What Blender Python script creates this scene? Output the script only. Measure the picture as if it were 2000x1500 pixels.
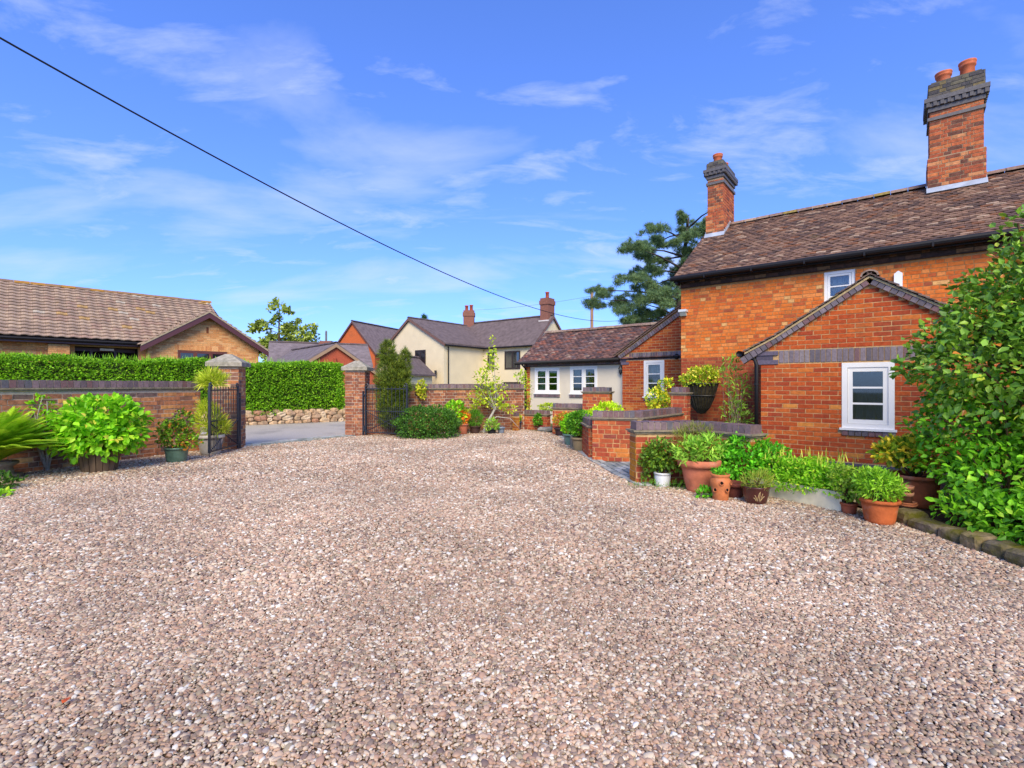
import bpy, math, random
import numpy as np
from mathutils import Matrix, Vector
random.seed(7); rng = np.random.default_rng(7)
R = math.radians
for o in list(bpy.data.objects): bpy.data.objects.remove(o)
scene = bpy.context.scene
col = scene.collection

# ------------------------------------------------------------------ camera
CAMH = 1.25
cam = bpy.data.cameras.new('camera'); cam.sensor_width = 36; cam.lens = 950/2000*36
cam.shift_y = 0.001; cam.clip_end = 3000; cam.clip_start = 0.05
camo = bpy.data.objects.new('camera', cam); col.objects.link(camo)
camo.location = (0, 0, CAMH); camo.rotation_euler = (R(90), 0, 0)
scene.camera = camo
# ------------------------------------------------------------------ world, sun, exposure
SUN_EL, SUN_AZ = 40, 178          # azimuth clockwise from +Y (behind the camera)
w = bpy.data.worlds.new('World'); scene.world = w; w.use_nodes = True
nt = w.node_tree; N = nt.nodes; Lk = nt.links; N.clear()
out = N.new('ShaderNodeOutputWorld'); bg = N.new('ShaderNodeBackground'); bg.inputs[1].default_value = 0.15
sky = N.new('ShaderNodeTexSky'); sky.sky_type = 'NISHITA'; sky.sun_disc = False
sky.sun_elevation = R(SUN_EL); sky.sun_rotation = R(SUN_AZ); sky.air_density = 1.0; sky.dust_density = 0.6; sky.ozone_density = 2.2
tc = N.new('ShaderNodeTexCoord'); sep = N.new('ShaderNodeSeparateXYZ'); Lk.new(tc.outputs['Generated'], sep.inputs[0])
# cloud layer: project the view direction onto a flat layer overhead
mx = N.new('ShaderNodeMath'); mx.operation = 'MAXIMUM'; mx.inputs[1].default_value = 0.0; Lk.new(sep.outputs[2], mx.inputs[0])
ad = N.new('ShaderNodeMath'); ad.operation = 'ADD'; ad.inputs[1].default_value = 0.22; Lk.new(mx.outputs[0], ad.inputs[0])
dv = N.new('ShaderNodeVectorMath'); dv.operation = 'DIVIDE'
cmb = N.new('ShaderNodeCombineXYZ'); cmb.inputs[2].default_value = 1
Lk.new(ad.outputs[0], cmb.inputs[0]); Lk.new(ad.outputs[0], cmb.inputs[1])
Lk.new(tc.outputs['Generated'], dv.inputs[0]); Lk.new(cmb.outputs[0], dv.inputs[1])
mp = N.new('ShaderNodeMapping'); mp.inputs['Rotation'].default_value = (0, 0, R(-45)); mp.inputs['Scale'].default_value = (0.75, 1.7, 0.2); mp.inputs['Location'].default_value = (7.12, 6.95, 0)
Lk.new(dv.outputs[0], mp.inputs[0])
n1 = N.new('ShaderNodeTexNoise'); n1.inputs['Scale'].default_value = 1.15; n1.inputs['Detail'].default_value = 7; n1.inputs['Roughness'].default_value = 0.56; n1.inputs['Distortion'].default_value = 0.35
Lk.new(mp.outputs[0], n1.inputs['Vector'])
cr = N.new('ShaderNodeValToRGB'); cr.color_ramp.elements[0].position = 0.515; cr.color_ramp.elements[1].position = 0.76
cr.color_ramp.elements[1].color = (0.62, 0.62, 0.62, 1); 
mp2 = N.new('ShaderNodeMapping'); mp2.inputs['Rotation'].default_value = (0, 0, R(-20)); mp2.inputs['Scale'].default_value = (1.6, 3.4, .3); mp2.inputs['Location'].default_value = (1.7, 4.2, 0); Lk.new(dv.outputs[0], mp2.inputs[0])
n2 = N.new('ShaderNodeTexNoise'); n2.inputs['Scale'].default_value = 1.6; n2.inputs['Detail'].default_value = 8; n2.inputs['Roughness'].default_value = .6; n2.inputs['Distortion'].default_value = .4; Lk.new(mp2.outputs[0], n2.inputs['Vector'])
wis = N.new('ShaderNodeMath'); wis.operation = 'MULTIPLY_ADD'; wis.inputs[1].default_value = .97; wis.inputs[2].default_value = -.01; Lk.new(n2.outputs[0], wis.inputs[0])
mxc = N.new('ShaderNodeMath'); mxc.operation = 'MAXIMUM'; Lk.new(n1.outputs[0], mxc.inputs[0]); Lk.new(wis.outputs[0], mxc.inputs[1]); Lk.new(mxc.outputs[0], cr.inputs[0])
tint = N.new('ShaderNodeMix'); tint.data_type = 'RGBA'; tint.blend_type = 'MULTIPLY'; tint.inputs[0].default_value = 1
tint.inputs[7].default_value = (.71, 1.07, 2.15, 1); gam = N.new('ShaderNodeGamma'); gam.inputs[1].default_value = .80; Lk.new(sky.outputs[0], gam.inputs[0]); Lk.new(gam.outputs[0], tint.inputs[6])
mixc = N.new('ShaderNodeMix'); mixc.data_type = 'RGBA'; Lk.new(cr.outputs[0], mixc.inputs[0])
Lk.new(tint.outputs[2], mixc.inputs[6]); mixc.inputs[7].default_value = (4.3, 4.75, 6.0, 1)
Lk.new(mixc.outputs[2], bg.inputs[0]); Lk.new(bg.outputs[0], out.inputs[0])
sl = bpy.data.lights.new('sun', 'SUN'); sl.energy = 3.5; sl.angle = R(35); sl.color = (1, 0.86, 0.60)
so = bpy.data.objects.new('sun', sl); col.objects.link(so)
sd = Vector((math.sin(R(SUN_AZ))*math.cos(R(SUN_EL)), math.cos(R(SUN_AZ))*math.cos(R(SUN_EL)), math.sin(R(SUN_EL))))
so.rotation_euler = sd.to_track_quat('Z', 'Y').to_euler()
vs = scene.view_settings; vs.view_transform = 'Standard'; vs.look = 'None'; vs.exposure = 0.35; vs.gamma = 1
scene.render.engine = 'CYCLES'

# ------------------------------------------------------------------ materials
def s2l(*c): return tuple(((v/255)/12.92 if v/255 <= 0.04045 else ((v/255+0.055)/1.055)**2.4) for v in c)
MATS = {}
def mat(name, rough=0.8, nscale=8, nlo=0.8, nhi=1.15, bump=0.0, bscale=60, spec=0.3, trans=0.0, metal=0.0, dirt=None, dscale=1.5, dlo=.5, dhi=.7, stretch=None, tintc=None):
    if name in MATS: return MATS[name]
    m = bpy.data.materials.new(name); m.use_nodes = True; t = m.node_tree; n = t.nodes; n.clear(); L = t.links
    o = n.new('ShaderNodeOutputMaterial'); p = n.new('ShaderNodeBsdfPrincipled'); p.inputs['Roughness'].default_value = rough
    p.inputs['Specular IOR Level'].default_value = spec; p.inputs['Metallic'].default_value = metal
    a = n.new('ShaderNodeAttribute'); a.attribute_name = 'Col'
    g = n.new('ShaderNodeNewGeometry'); vec = g.outputs['Position']
    if stretch:
        mm = n.new('ShaderNodeMapping'); mm.inputs['Scale'].default_value = stretch; L.new(vec, mm.inputs[0]); vec = mm.outputs[0]
    nz = n.new('ShaderNodeTexNoise'); nz.inputs['Scale'].default_value = nscale; nz.inputs['Detail'].default_value = 5; L.new(vec, nz.inputs['Vector'])
    mr = n.new('ShaderNodeMapRange'); mr.inputs[1].default_value = .3; mr.inputs[2].default_value = .7; mr.inputs[3].default_value = nlo; mr.inputs[4].default_value = nhi; L.new(nz.outputs[0], mr.inputs[0])
    mu = n.new('ShaderNodeMix'); mu.data_type = 'RGBA'; mu.blend_type = 'MULTIPLY'; mu.inputs[0].default_value = 1
    L.new(a.outputs['Color'], mu.inputs[6]); L.new(mr.outputs[0], mu.inputs[7]); c = mu.outputs[2]
    if tintc:
        tm = n.new('ShaderNodeMix'); tm.data_type = 'RGBA'; tm.blend_type = 'MULTIPLY'; tm.inputs[0].default_value = 1; tm.inputs[7].default_value = (*tintc, 1); L.new(c, tm.inputs[6]); c = tm.outputs[2]
    if dirt:
        d = n.new('ShaderNodeTexNoise'); d.inputs['Scale'].default_value = dscale; d.inputs['Detail'].default_value = 8; d.inputs['Roughness'].default_value = .65; L.new(g.outputs['Position'], d.inputs['Vector'])
        dr = n.new('ShaderNodeMapRange'); dr.inputs[1].default_value = dlo; dr.inputs[2].default_value = dhi; L.new(d.outputs[0], dr.inputs[0])
        dm = n.new('ShaderNodeMix'); dm.data_type = 'RGBA'; L.new(dr.outputs[0], dm.inputs[0]); L.new(c, dm.inputs[6]); dm.inputs[7].default_value = (*dirt, 1); c = dm.outputs[2]
    L.new(c, p.inputs['Base Color'])
    if bump:
        b = n.new('ShaderNodeTexNoise'); b.inputs['Scale'].default_value = bscale; b.inputs['Detail'].default_value = 4; L.new(vec, b.inputs['Vector'])
        bb = n.new('ShaderNodeBump'); bb.inputs['Strength'].default_value = bump; bb.inputs['Distance'].default_value = .01; L.new(b.outputs[0], bb.inputs['Height']); L.new(bb.outputs[0], p.inputs['Normal'])
    sh = p.outputs[0]
    if trans:
        tr = n.new('ShaderNodeBsdfTranslucent'); L.new(c, tr.inputs[0]); ms = n.new('ShaderNodeMixShader'); ms.inputs[0].default_value = trans
        L.new(p.outputs[0], ms.inputs[1]); L.new(tr.outputs[0], ms.inputs[2]); sh = ms.outputs[0]
    L.new(sh, o.inputs[0]); MATS[name] = m; return m
M_brick = mat('brick_clay', .88, 25, .78, 1.18, .35, 90, .15, dirt=(.15, .09, .05), dscale=1.7, dlo=.52, dhi=1.1)
M_oldbrick = mat('weathered_brick', .88, 18, .65, 1.25, .5, 70, .2, dirt=(.09, .07, .055), dscale=2.2, dlo=.6, dhi=1.05)
M_blue = mat('blue_engineering_brick', .5, 30, .8, 1.2, .2, 80, .4)
M_mortar = mat('mortar', .95, 20, .8, 1.15, .4, 120, .1)
M_tile = mat('clay_tile', .75, 14, .65, 1.3, .35, 60, .3, dirt=(.30, .20, .06), dscale=1.6, dlo=.62, dhi=.9)
M_ctile = mat('concrete_tile', .9, 30, .8, 1.2, .4, 90, .2, dirt=(.42, .27, .09), dscale=2.2, dlo=.64, dhi=.8)
M_ftile = mat('far_roof_covering', .85, 3, .75, 1.2, .5, 14, .2)
M_paint = mat('painted_joinery', .35, 3, .96, 1.02, 0, 1, .5)
M_render = mat('painted_render', .9, 1.2, .93, 1.04, .12, 60, .2, dirt=(.50, .44, .33), dscale=.8, dlo=.58, dhi=1.0)
M_stone = mat('stone', .92, 14, .7, 1.2, .6, 40, .15, dirt=(.12, .12, .07), dscale=5, dlo=.5, dhi=.8)
M_moss = mat('mossy_stone', .95, 14, .65, 1.25, .8, 40, .1, dirt=(.11, .10, .012), dscale=4, dlo=.42, dhi=.62)
M_iron = mat('black_iron', .45, 20, .8, 1.3, .2, 60, .5)
M_plast = mat('black_plastic', .55, 4, .9, 1.2, 0, 1, .3)
M_lead = mat('lead_flashing', .55, 6, .8, 1.2, .2, 30, .4)
M_terra = mat('terracotta', .85, 9, .72, 1.15, .3, 60, .2, dirt=(.42, .34, .26), dscale=6, dlo=.54, dhi=.9)
M_glaze = mat('glazed_pot', .25, 8, .7, 1.3, 0, 1, .5)
M_pot = mat('planter', .7, 8, .8, 1.1, .2, 50, .3)
M_wood = mat('wood', .85, 14, .7, 1.2, .4, 40, .2, stretch=(1, 1, .15))
M_bark = mat('bark', .9, 20, .7, 1.2, .6, 40, .1)
M_soil = mat('soil', .95, 20, .6, 1.3, .8, 50, .1)
M_leaf = mat('leaf', .5, 5, 1.1, 1.55, 0, 1, .35, trans=.32, tintc=(1.28, 1.02, .7))
M_gloss = mat('glossy_leaf', .4, 5, 1.1, 1.5, 0, 1, .45, trans=.22, tintc=(1.2, 1.02, .75))
M_asph = mat('asphalt', .85, 40, .85, 1.12, .3, 250, .25, dirt=(.12, .115, .11), dscale=.8, dlo=.5, dhi=.9)
M_grass = mat('rough_grass', .9, 6, .6, 1.3, .6, 40, .1)
M_cloth = mat('fabric', .9, 3, .9, 1.05, 0, 1, .1)
M_wire = mat('cable', .6, 3, .9, 1.1, 0, 1, .3)
def glass_mat(name, tintc, opaque):
    m = bpy.data.materials.new(name); m.use_nodes = True; t = m.node_tree; n = t.nodes; n.clear(); L = t.links
    o = n.new('ShaderNodeOutputMaterial'); g = n.new('ShaderNodeBsdfGlossy'); g.inputs['Roughness'].default_value = .03; g.inputs[0].default_value = (.9, .95, 1, 1)
    tr = n.new('ShaderNodeBsdfDiffuse') if opaque else n.new('ShaderNodeBsdfTransparent'); tr.inputs[0].default_value = (*tintc, 1)
    lw = n.new('ShaderNodeFresnel'); lw.inputs[0].default_value = 1.5
    ad = n.new('ShaderNodeMath'); ad.operation = 'ADD'; ad.inputs[1].default_value = .05; L.new(lw.outputs[0], ad.inputs[0])
    ms = n.new('ShaderNodeMixShader'); L.new(ad.outputs[0], ms.inputs[0]); L.new(tr.outputs[0], ms.inputs[1]); L.new(g.outputs[0], ms.inputs[2]); L.new(ms.outputs[0], o.inputs[0]); return m
M_glass = glass_mat('window_glass', (.75, .8, .8), False)
M_dglass = glass_mat('dark_window_glass', (.02, .022, .025), True)

# ------------------------------------------------------------------ mesh helpers
def mk_mesh(name, v, f, c, m, smooth=False):
    me = bpy.data.meshes.new(name); me.from_pydata([tuple(x) for x in v], [], f)
    at = me.color_attributes.new('Col', 'FLOAT_COLOR', 'POINT')
    cc = np.ones((len(v), 4), np.float32); cc[:, :3] = np.asarray(c, np.float32).reshape(-1, 3); at.data.foreach_set('color', cc.ravel())
    me.materials.append(m)
    me.polygons.foreach_set('use_smooth', np.full(len(f), bool(smooth)))
    return me
def link(name, data, parent=None):
    o = bpy.data.objects.new(name, data); col.objects.link(o)
    if parent is not None: o.parent = parent
    return o
ROOTM = {}
def thing(name, label, cat, loc=(0, 0, 0), rz=0, group=None):
    o = link(name, None); o.location = loc; o.rotation_euler = (0, 0, rz); o['label'] = label; o['category'] = cat
    if group: o['group'] = group
    o.empty_display_size = .2
    ROOTM[o.name] = np.array(Matrix.Translation(loc) @ Matrix.Rotation(rz, 4, 'Z')); return o
def rootm(o):
    while o.parent is not None: o = o.parent
    return ROOTM.get(o.name, np.eye(4))
class MB:
    def __init__(s, c=(.5, .5, .5)): s.v = []; s.f = []; s.cl = []; s.c = c
    def add(s, vs, fs):
        n = len(s.v); s.v += [tuple(x) for x in vs]; s.f += [tuple(i+n for i in f) for f in fs]; s.cl += [s.c]*len(vs)
    def quad(s, a, b, c, d): s.add([a, b, c, d], [(0, 1, 2, 3)])
    def box(s, x0, x1, y0, y1, z0, z1):
        s.add([(x0, y0, z0), (x1, y0, z0), (x1, y1, z0), (x0, y1, z0), (x0, y0, z1), (x1, y0, z1), (x1, y1, z1), (x0, y1, z1)],
              [(0, 3, 2, 1), (4, 5, 6, 7), (0, 1, 5, 4), (1, 2, 6, 5), (2, 3, 7, 6), (3, 0, 4, 7)])
    def prism(s, base, vec):        # polygon extruded by vec
        n = len(base); vec = Vector(vec); top = [tuple(Vector(b)+vec) for b in base]
        s.add(list(base)+top, [tuple(range(n))[::-1], tuple(range(n, 2*n))]+[(i, (i+1) % n, n+(i+1) % n, n+i) for i in range(n)])
    def tube(s, pts, r, seg=8, cap=True):
        pts = [Vector(p) for p in pts]; rs = r if isinstance(r, (list, tuple)) else [r]*len(pts); n0 = len(s.v); vs = []
        for i, p in enumerate(pts):
            d = (pts[min(i+1, len(pts)-1)]-pts[max(i-1, 0)]).normalized(); a = d.cross(Vector((0, 0, 1)) if abs(d.z) < .95 else Vector((1, 0, 0))).normalized(); b = d.cross(a)
            for k in range(seg):
                t = 2*math.pi*k/seg; vs.append(p+(a*math.cos(t)+b*math.sin(t))*rs[i])
        fs = [(i*seg+k, i*seg+(k+1) % seg, (i+1)*seg+(k+1) % seg, (i+1)*seg+k) for i in range(len(pts)-1) for k in range(seg)]
        if cap: fs += [tuple(range(seg)), tuple(range((len(pts)-1)*seg, len(pts)*seg))]
        s.add(vs, fs)
    def lathe(s, prof, c=(0, 0, 0), seg=28, sx=1, sy=1):
        vs = [(c[0]+r*math.cos(2*math.pi*k/seg)*sx, c[1]+r*math.sin(2*math.pi*k/seg)*sy, c[2]+z) for r, z in prof for k in range(seg)]
        fs = [(i*seg+k, i*seg+(k+1) % seg, (i+1)*seg+(k+1) % seg, (i+1)*seg+k) for i in range(len(prof)-1) for k in range(seg)]
        s.add(vs, fs)
    def build(s, name, m, parent=None, smooth=False, kind=None):
        o = link(name, mk_mesh(name, s.v, s.f, s.cl, m, smooth), parent)
        if kind: o['kind'] = kind
        return o
# ---- pieces engine: many alike pieces from templates and 4x4 matrices
def piece_stats(Ms, parent):
    W = rootm(parent) @ Ms if len(Ms) else Ms
    ctr = W[:, :3, 3]+.5*(W[:, :3, 0]+W[:, :3, 2]); sz = np.max(np.linalg.norm(W[:, :3, :3], axis=1), axis=1)
    dpt = np.maximum(ctr[:, 1], .3); px = 950*sz/dpt; x = ctr[:, 0]/dpt*950; y = (ctr[:, 2]-CAMH)/dpt*950
    vis = (ctr[:, 1] > .3) & (np.abs(x) < 1000) & (np.abs(y) < 752); return px, vis
def emit(parent, Ms, var, tmpl, name, stuff, m, nind=300, minpx=9.5, smooth=False, label=None, jit=0.0):
    """tmpl: list of (verts, faces, colour or per-vertex colours)."""
    if not len(Ms): return
    Ms = np.asarray(Ms, float); var = np.asarray(var); px, vis = piece_stats(Ms, parent)
    score = np.where(vis & (px >= minpx), px, -1); order = np.argsort(-score)[:nind]; ind = order[score[order] > 0]
    isind = np.zeros(len(Ms), bool); isind[ind] = True; meshes = {}
    for i in ind:
        k = int(var[i])
        if k not in meshes: v, f, c = tmpl[k]; meshes[k] = mk_mesh(name, v, f, np.broadcast_to(np.asarray(c), (len(v), 3)), m, smooth)
        o = link(name, meshes[k], parent); o.matrix_basis = Matrix(Ms[i].tolist())
    rest = np.where(~isind)[0]
    if len(rest):
        V = []; F = []; C = []; n = 0
        for k in sorted(set(var[rest].tolist())):
            idx = rest[var[rest] == k]; v, f, c = tmpl[k]; v = np.asarray(v, float); v4 = np.c_[v, np.ones(len(v))]
            W = np.einsum('nij,kj->nki', Ms[idx], v4)[:, :, :3]; V.append(W.reshape(-1, 3))
            cc = np.broadcast_to(np.asarray(c, float).reshape(-1, 3), (len(v), 3)); cc = np.broadcast_to(cc, (len(idx), len(v), 3))
            if jit: cc = cc*(1+jit*(rng.random((len(idx), 1, 1))*2-1))
            C.append(cc.reshape(-1, 3))
            for fc in f: F.append((np.asarray(fc)[None, :]+(np.arange(len(idx))*len(v))[:, None]+n))
            n += len(idx)*len(v)
        V = np.concatenate(V); C = np.concatenate(C)
        me = bpy.data.meshes.new(stuff); lt = np.concatenate([np.full(len(a), a.shape[1]) for a in F]); lv = np.concatenate([a.ravel() for a in F])
        me.vertices.add(len(V)); me.vertices.foreach_set('co', V.astype(np.float32).ravel())
        me.loops.add(len(lv)); me.loops.foreach_set('vertex_index', lv.astype(np.int32))
        me.polygons.add(len(lt)); me.polygons.foreach_set('loop_start', np.concatenate([[0], np.cumsum(lt)[:-1]]).astype(np.int32)); me.polygons.foreach_set('loop_total', lt.astype(np.int32))
        me.polygons.foreach_set('use_smooth', np.full(len(lt), bool(smooth)))
        me.update(calc_edges=True)
        at = me.color_attributes.new('Col', 'FLOAT_COLOR', 'POINT'); cc = np.ones((len(V), 4), np.float32); cc[:, :3] = C; at.data.foreach_set('color', cc.ravel())
        me.materials.append(m); o = link(stuff, me, parent); o['kind'] = 'stuff'
def frame(o, ax, ay, az, sx=1, sy=1, sz=1):
    A = np.eye(4); A[:3, 0] = np.asarray(ax)*sx; A[:3, 1] = np.asarray(ay)*sy; A[:3, 2] = np.asarray(az)*sz; A[:3, 3] = o; return A
def pick(pal): return random.choices(range(len(pal)), [p[1] for p in pal])[0]
def P(*rows): return [(s2l(*r[:3]), r[3]) for r in rows]
BOXF = [(1, 2, 6, 5), (3, 0, 4, 7), (4, 5, 6, 7), (0, 1, 5, 4), (0, 3, 2, 1)]
_bt = {}
def brick_tmpl(pal, jl, jh):
    key = (id(pal), jl, jh)
    if key not in _bt:
        t = []
        for c, wt in pal:
            for q in range(2):
                r = random.Random(len(t)*7+q)
                j = lambda a: (r.random()*2-1)*a
                # x along, y outward, z up ; outer face slightly smaller (worn arris)
                e = .008+.008*r.random(); ez = .025
                v = [(0, 1, 0), (1, 1, 0), (1, 0, 0), (0, 0, 0), (0, 1, 1), (1, 1, 1), (1, 0, 1), (0, 0, 1)]
                v = [(x+(e if x == 0 else -e)*(y == 1)*.5+j(jl), y, z+(ez if z == 0 else -ez)*(y == 1)+j(jh)) for x, y, z in v]
                t.append((v, [(0, 4, 5, 1), (1, 5, 6, 2), (3, 7, 4, 0), (4, 7, 6, 5), (0, 1, 2, 3)], c))
        _bt[key] = t
    return _bt[key]
def lay(o, ud, nr, allowed, h0, h1, bond='stretcher', ch=.075, off=0.0):
    """returns list of (u, len, h) brick rectangles"""
    res = []; k = 0; h = h0
    while h+ch*.6 < h1:
        for a, b in allowed(h+.0325):
            if bond == 'flemish':
                seq = [.215, .1025]; x = a-(.165 if k % 2 else .0)-.0
            elif bond == 'mixed':
                seq = [.215, .215, .1025] if k % 3 else [.1025]; x = a-random.random()*.2
            else:
                seq = [.215]; x = math.floor((a-off)/.225)*.225+off-(.1125 if k % 2 else 0)
            i = k % 2 if bond == 'flemish' else 0
            while x < b-.02:
                ln = seq[i % len(seq)]
                if bond == 'mixed': ln *= random.uniform(.94, 1.06)
                x0, x1 = max(x, a), min(x+ln, b)
                if x1-x0 > .012: res.append((x0, x1-x0, h))
                x += ln+.01; i += 1
        h += ch; k += 1
    return res
def bricks(parent, o, ud, nr, rects, pal, m, proud=.008, nind=300, jl=.006, jh=.03, hh=.065, name='brick', stuff='brickwork', pj=.0025, palfn=None, minpx=9.5):
    t = brick_tmpl(pal, jl, jh); Ms = []; var = []; ud = np.array([*ud, 0.]); nr = np.array([*nr, 0.]); o = np.array(o, float)
    for (u, ln, h) in rects:
        p = proud+random.uniform(-pj, pj)
        Ms.append(frame(o+ud*u+np.array([0, 0, h])-nr*.02, ud, nr, (0, 0, 1), ln, p+.02, hh))
        pi = palfn(u, h) if palfn else pick(pal); var.append(pi*2+random.randint(0, 1))
    emit(parent, Ms, var, t, name, stuff, m, nind, minpx)
def panel(mb, o, ud, nr, poly, holes=(), reveal=.12):
    """vertical wall sheet. poly: convex list of (u,h); holes: (u0,u1,h0,h1)"""
    o = Vector(o); ud = Vector((*ud, 0)); nr = Vector((*nr, 0))
    pt = lambda u, h, back=0: tuple(o+ud*u+Vector((0, 0, h))-nr*back)
    hs = sorted(set([round(p[1], 5) for p in poly]+[round(x, 5) for q in holes for x in q[2:]])); n = len(poly)
    def lr(h, side):
        xs = []
        for i in range(n):
            a, b = poly[i], poly[(i+1) % n]
            if abs(a[1]-b[1]) < 1e-9: continue
            if min(a[1], b[1])-1e-7 <= h <= max(a[1], b[1])+1e-7: xs.append(a[0]+(b[0]-a[0])*(h-a[1])/(b[1]-a[1]))
        return (min(xs), max(xs)) if xs else None
    for ha, hb in zip(hs[:-1], hs[1:]):
        A = lr(ha+1e-5, 0); B = lr(hb-1e-5, 0)
        if not A or not B: continue
        cuts = sorted([q for q in holes if q[2] <= ha+1e-6 and q[3] >= hb-1e-6]); la, lb = A[0], B[0]
        for q in cuts: mb.quad(pt(la, ha), pt(q[0], ha), pt(q[0], hb), pt(lb, hb)); la = lb = q[1]
        mb.quad(pt(la, ha), pt(A[1], ha), pt(B[1], hb), pt(lb, hb))
    for q in holes:
        u0, u1, h0, h1 = q
        for (a, b) in (((u0, h0), (u1, h0)), ((u1, h0), (u1, h1)), ((u1, h1), (u0, h1)), ((u0, h1), (u0, h0))):
            mb.quad(pt(*a), pt(*b), pt(*b, reveal), pt(*a, reveal))
def cut(iv, holes, h):
    for u0, u1, h0, h1 in holes:
        if h0-.03 < h < h1+.03:
            nw = []
            for a, b in iv:
                if u1 <= a or u0 >= b: nw.append((a, b)); continue
                if u0 > a: nw.append((a, u0-.004))
                if u1 < b: nw.append((u1+.004, b))
            iv = nw
    return iv
WHITE = s2l(246, 243, 232)
def obox(mb, o, ud, nr, u0, u1, h0, h1, y0, y1):       # box in wall frame, y = outwards
    o = Vector(o); ud = Vector((*ud, 0)); nr = Vector((*nr, 0)); base = [tuple(o+ud*u+nr*y+Vector((0, 0, h0))) for u, y in ((u0, y0), (u1, y0), (u1, y1), (u0, y1))]
    mb.prism(base, (0, 0, h1-h0))
def window(root, o, ud, nr, hole, ncol, nrow, c=WHITE, fr=.055, sash=.04, bar=.022, back=-.03, sill=True, glass=None, curtain=None, label=None, depth=.06):
    u0, u1, h0, h1 = hole; y1 = back; y0 = back-depth
    mb = MB(c); B = lambda *a: obox(mb, o, ud, nr, *a)
    B(u0, u1, h1-fr, h1, y0, y1); B(u0, u1, h0, h0+fr, y0, y1); B(u0, u0+fr, h0+fr, h1-fr, y0, y1); B(u1-fr, u1, h0+fr, h1-fr, y0, y1)
    iw = (u1-u0-2*fr)/ncol
    for i in range(1, ncol): B(u0+fr+iw*i-.02, u0+fr+iw*i+.02, h0+fr, h1-fr, y0, y1-.002)
    wn = mb.build('window', M_paint, root)
    if label: wn['label'] = label
    g = glass or M_glass
    for i in range(ncol):
        a = u0+fr+iw*i+(.02 if i else 0)+.003; b = u0+fr+iw*(i+1)-(.02 if i < ncol-1 else 0)-.003; lo = h0+fr+.003; hi = h1-fr-.003
        mb = MB(c); yy0, yy1 = y0+.005, y1-.012
        obox(mb, o, ud, nr, a, b, hi-sash, hi, yy0, yy1); obox(mb, o, ud, nr, a, b, lo, lo+sash, yy0, yy1); obox(mb, o, ud, nr, a, a+sash, lo+sash, hi-sash, yy0, yy1); obox(mb, o, ud, nr, b-sash, b, lo+sash, hi-sash, yy0, yy1)
        mb.build('sash', M_paint, wn)
        ph = (hi-lo-2*sash)/nrow
        for j in range(nrow):
            pa, pb = lo+sash+ph*j, lo+sash+ph*(j+1)
            mb = MB((.1, .1, .1)); oo = Vector(o); U = Vector((*ud, 0)); NN = Vector((*nr, 0)); yg = (yy0+yy1)/2
            obox(mb, o, ud, nr, a+sash, b-sash, pa, pb, yg-.006, yg)
            mb.build('pane', g, wn)
            if j: mb = MB(c); obox(mb, o, ud, nr, a+sash, b-sash, pa-bar/2, pa+bar/2, yy0+.01, yy1-.006); mb.build('glazing_bar', M_paint, wn)
    if g is M_glass:
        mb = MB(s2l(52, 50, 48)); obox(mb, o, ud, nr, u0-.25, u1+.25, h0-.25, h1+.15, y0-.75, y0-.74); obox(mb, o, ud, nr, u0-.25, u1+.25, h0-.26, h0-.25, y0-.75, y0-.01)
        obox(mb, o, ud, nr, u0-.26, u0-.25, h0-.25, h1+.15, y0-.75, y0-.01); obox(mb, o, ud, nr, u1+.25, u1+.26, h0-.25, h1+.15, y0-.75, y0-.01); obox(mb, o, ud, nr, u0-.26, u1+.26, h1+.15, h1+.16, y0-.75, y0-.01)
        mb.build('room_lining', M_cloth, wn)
    if curtain:
        for (a, b, la, lb, cc) in curtain:
            mb = MB(cc); oo = Vector(o); U = Vector((*ud, 0)); NN = Vector((*nr, 0)); n = 14; vs = []
            for k in range(n+1):
                u = u0+(u1-u0)*(a+(b-a)*k/n); yy = y0-.10+.018*math.sin(k*2.3)
                vs += [tuple(oo+U*u+NN*yy+Vector((0, 0, h0+(h1-h0)*la))), tuple(oo+U*u+NN*yy+Vector((0, 0, h0+(h1-h0)*lb)))]
            mb.add(vs, [(2*k, 2*k+2, 2*k+3, 2*k+1) for k in range(n)]); mb.build('curtain', M_cloth, wn)
    if sill:
        mb = MB(c); obox(mb, o, ud, nr, u0-.03, u1+.03, h0-.03, h0+.006, y0, .045); mb.build('sill', M_paint, wn)
    return wn
def soldier(parent, o, ud, nr, u0, u1, h0, hgt, pal, pitch=.075, proud=.01, name='soldier_brick', m=None, nind=300, tilt=0.0, ylen=None):
    n = int(round((u1-u0)/pitch)); pitch = (u1-u0)/n; t = brick_tmpl(pal, .004, .004); Ms = []; var = []
    U = np.array([*ud, 0.]); NN = np.array([*nr, 0.]); Z = np.array([0, 0, 1.])
    A = U*math.cos(tilt)+Z*math.sin(tilt); C = Z*math.cos(tilt)-U*math.sin(tilt)
    for i in range(n):
        Ms.append(frame(np.array(o)+A*(u0+i*pitch+.005)+C*h0-NN*(ylen or .02), A, NN, C, pitch-.01, (ylen or .02)+proud+random.uniform(-.002, .002), hgt)); var.append(pick(pal)*2)
    emit(parent, Ms, var, t, name, name+'s', m or M_blue, nind)
_tt = {}
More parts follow.
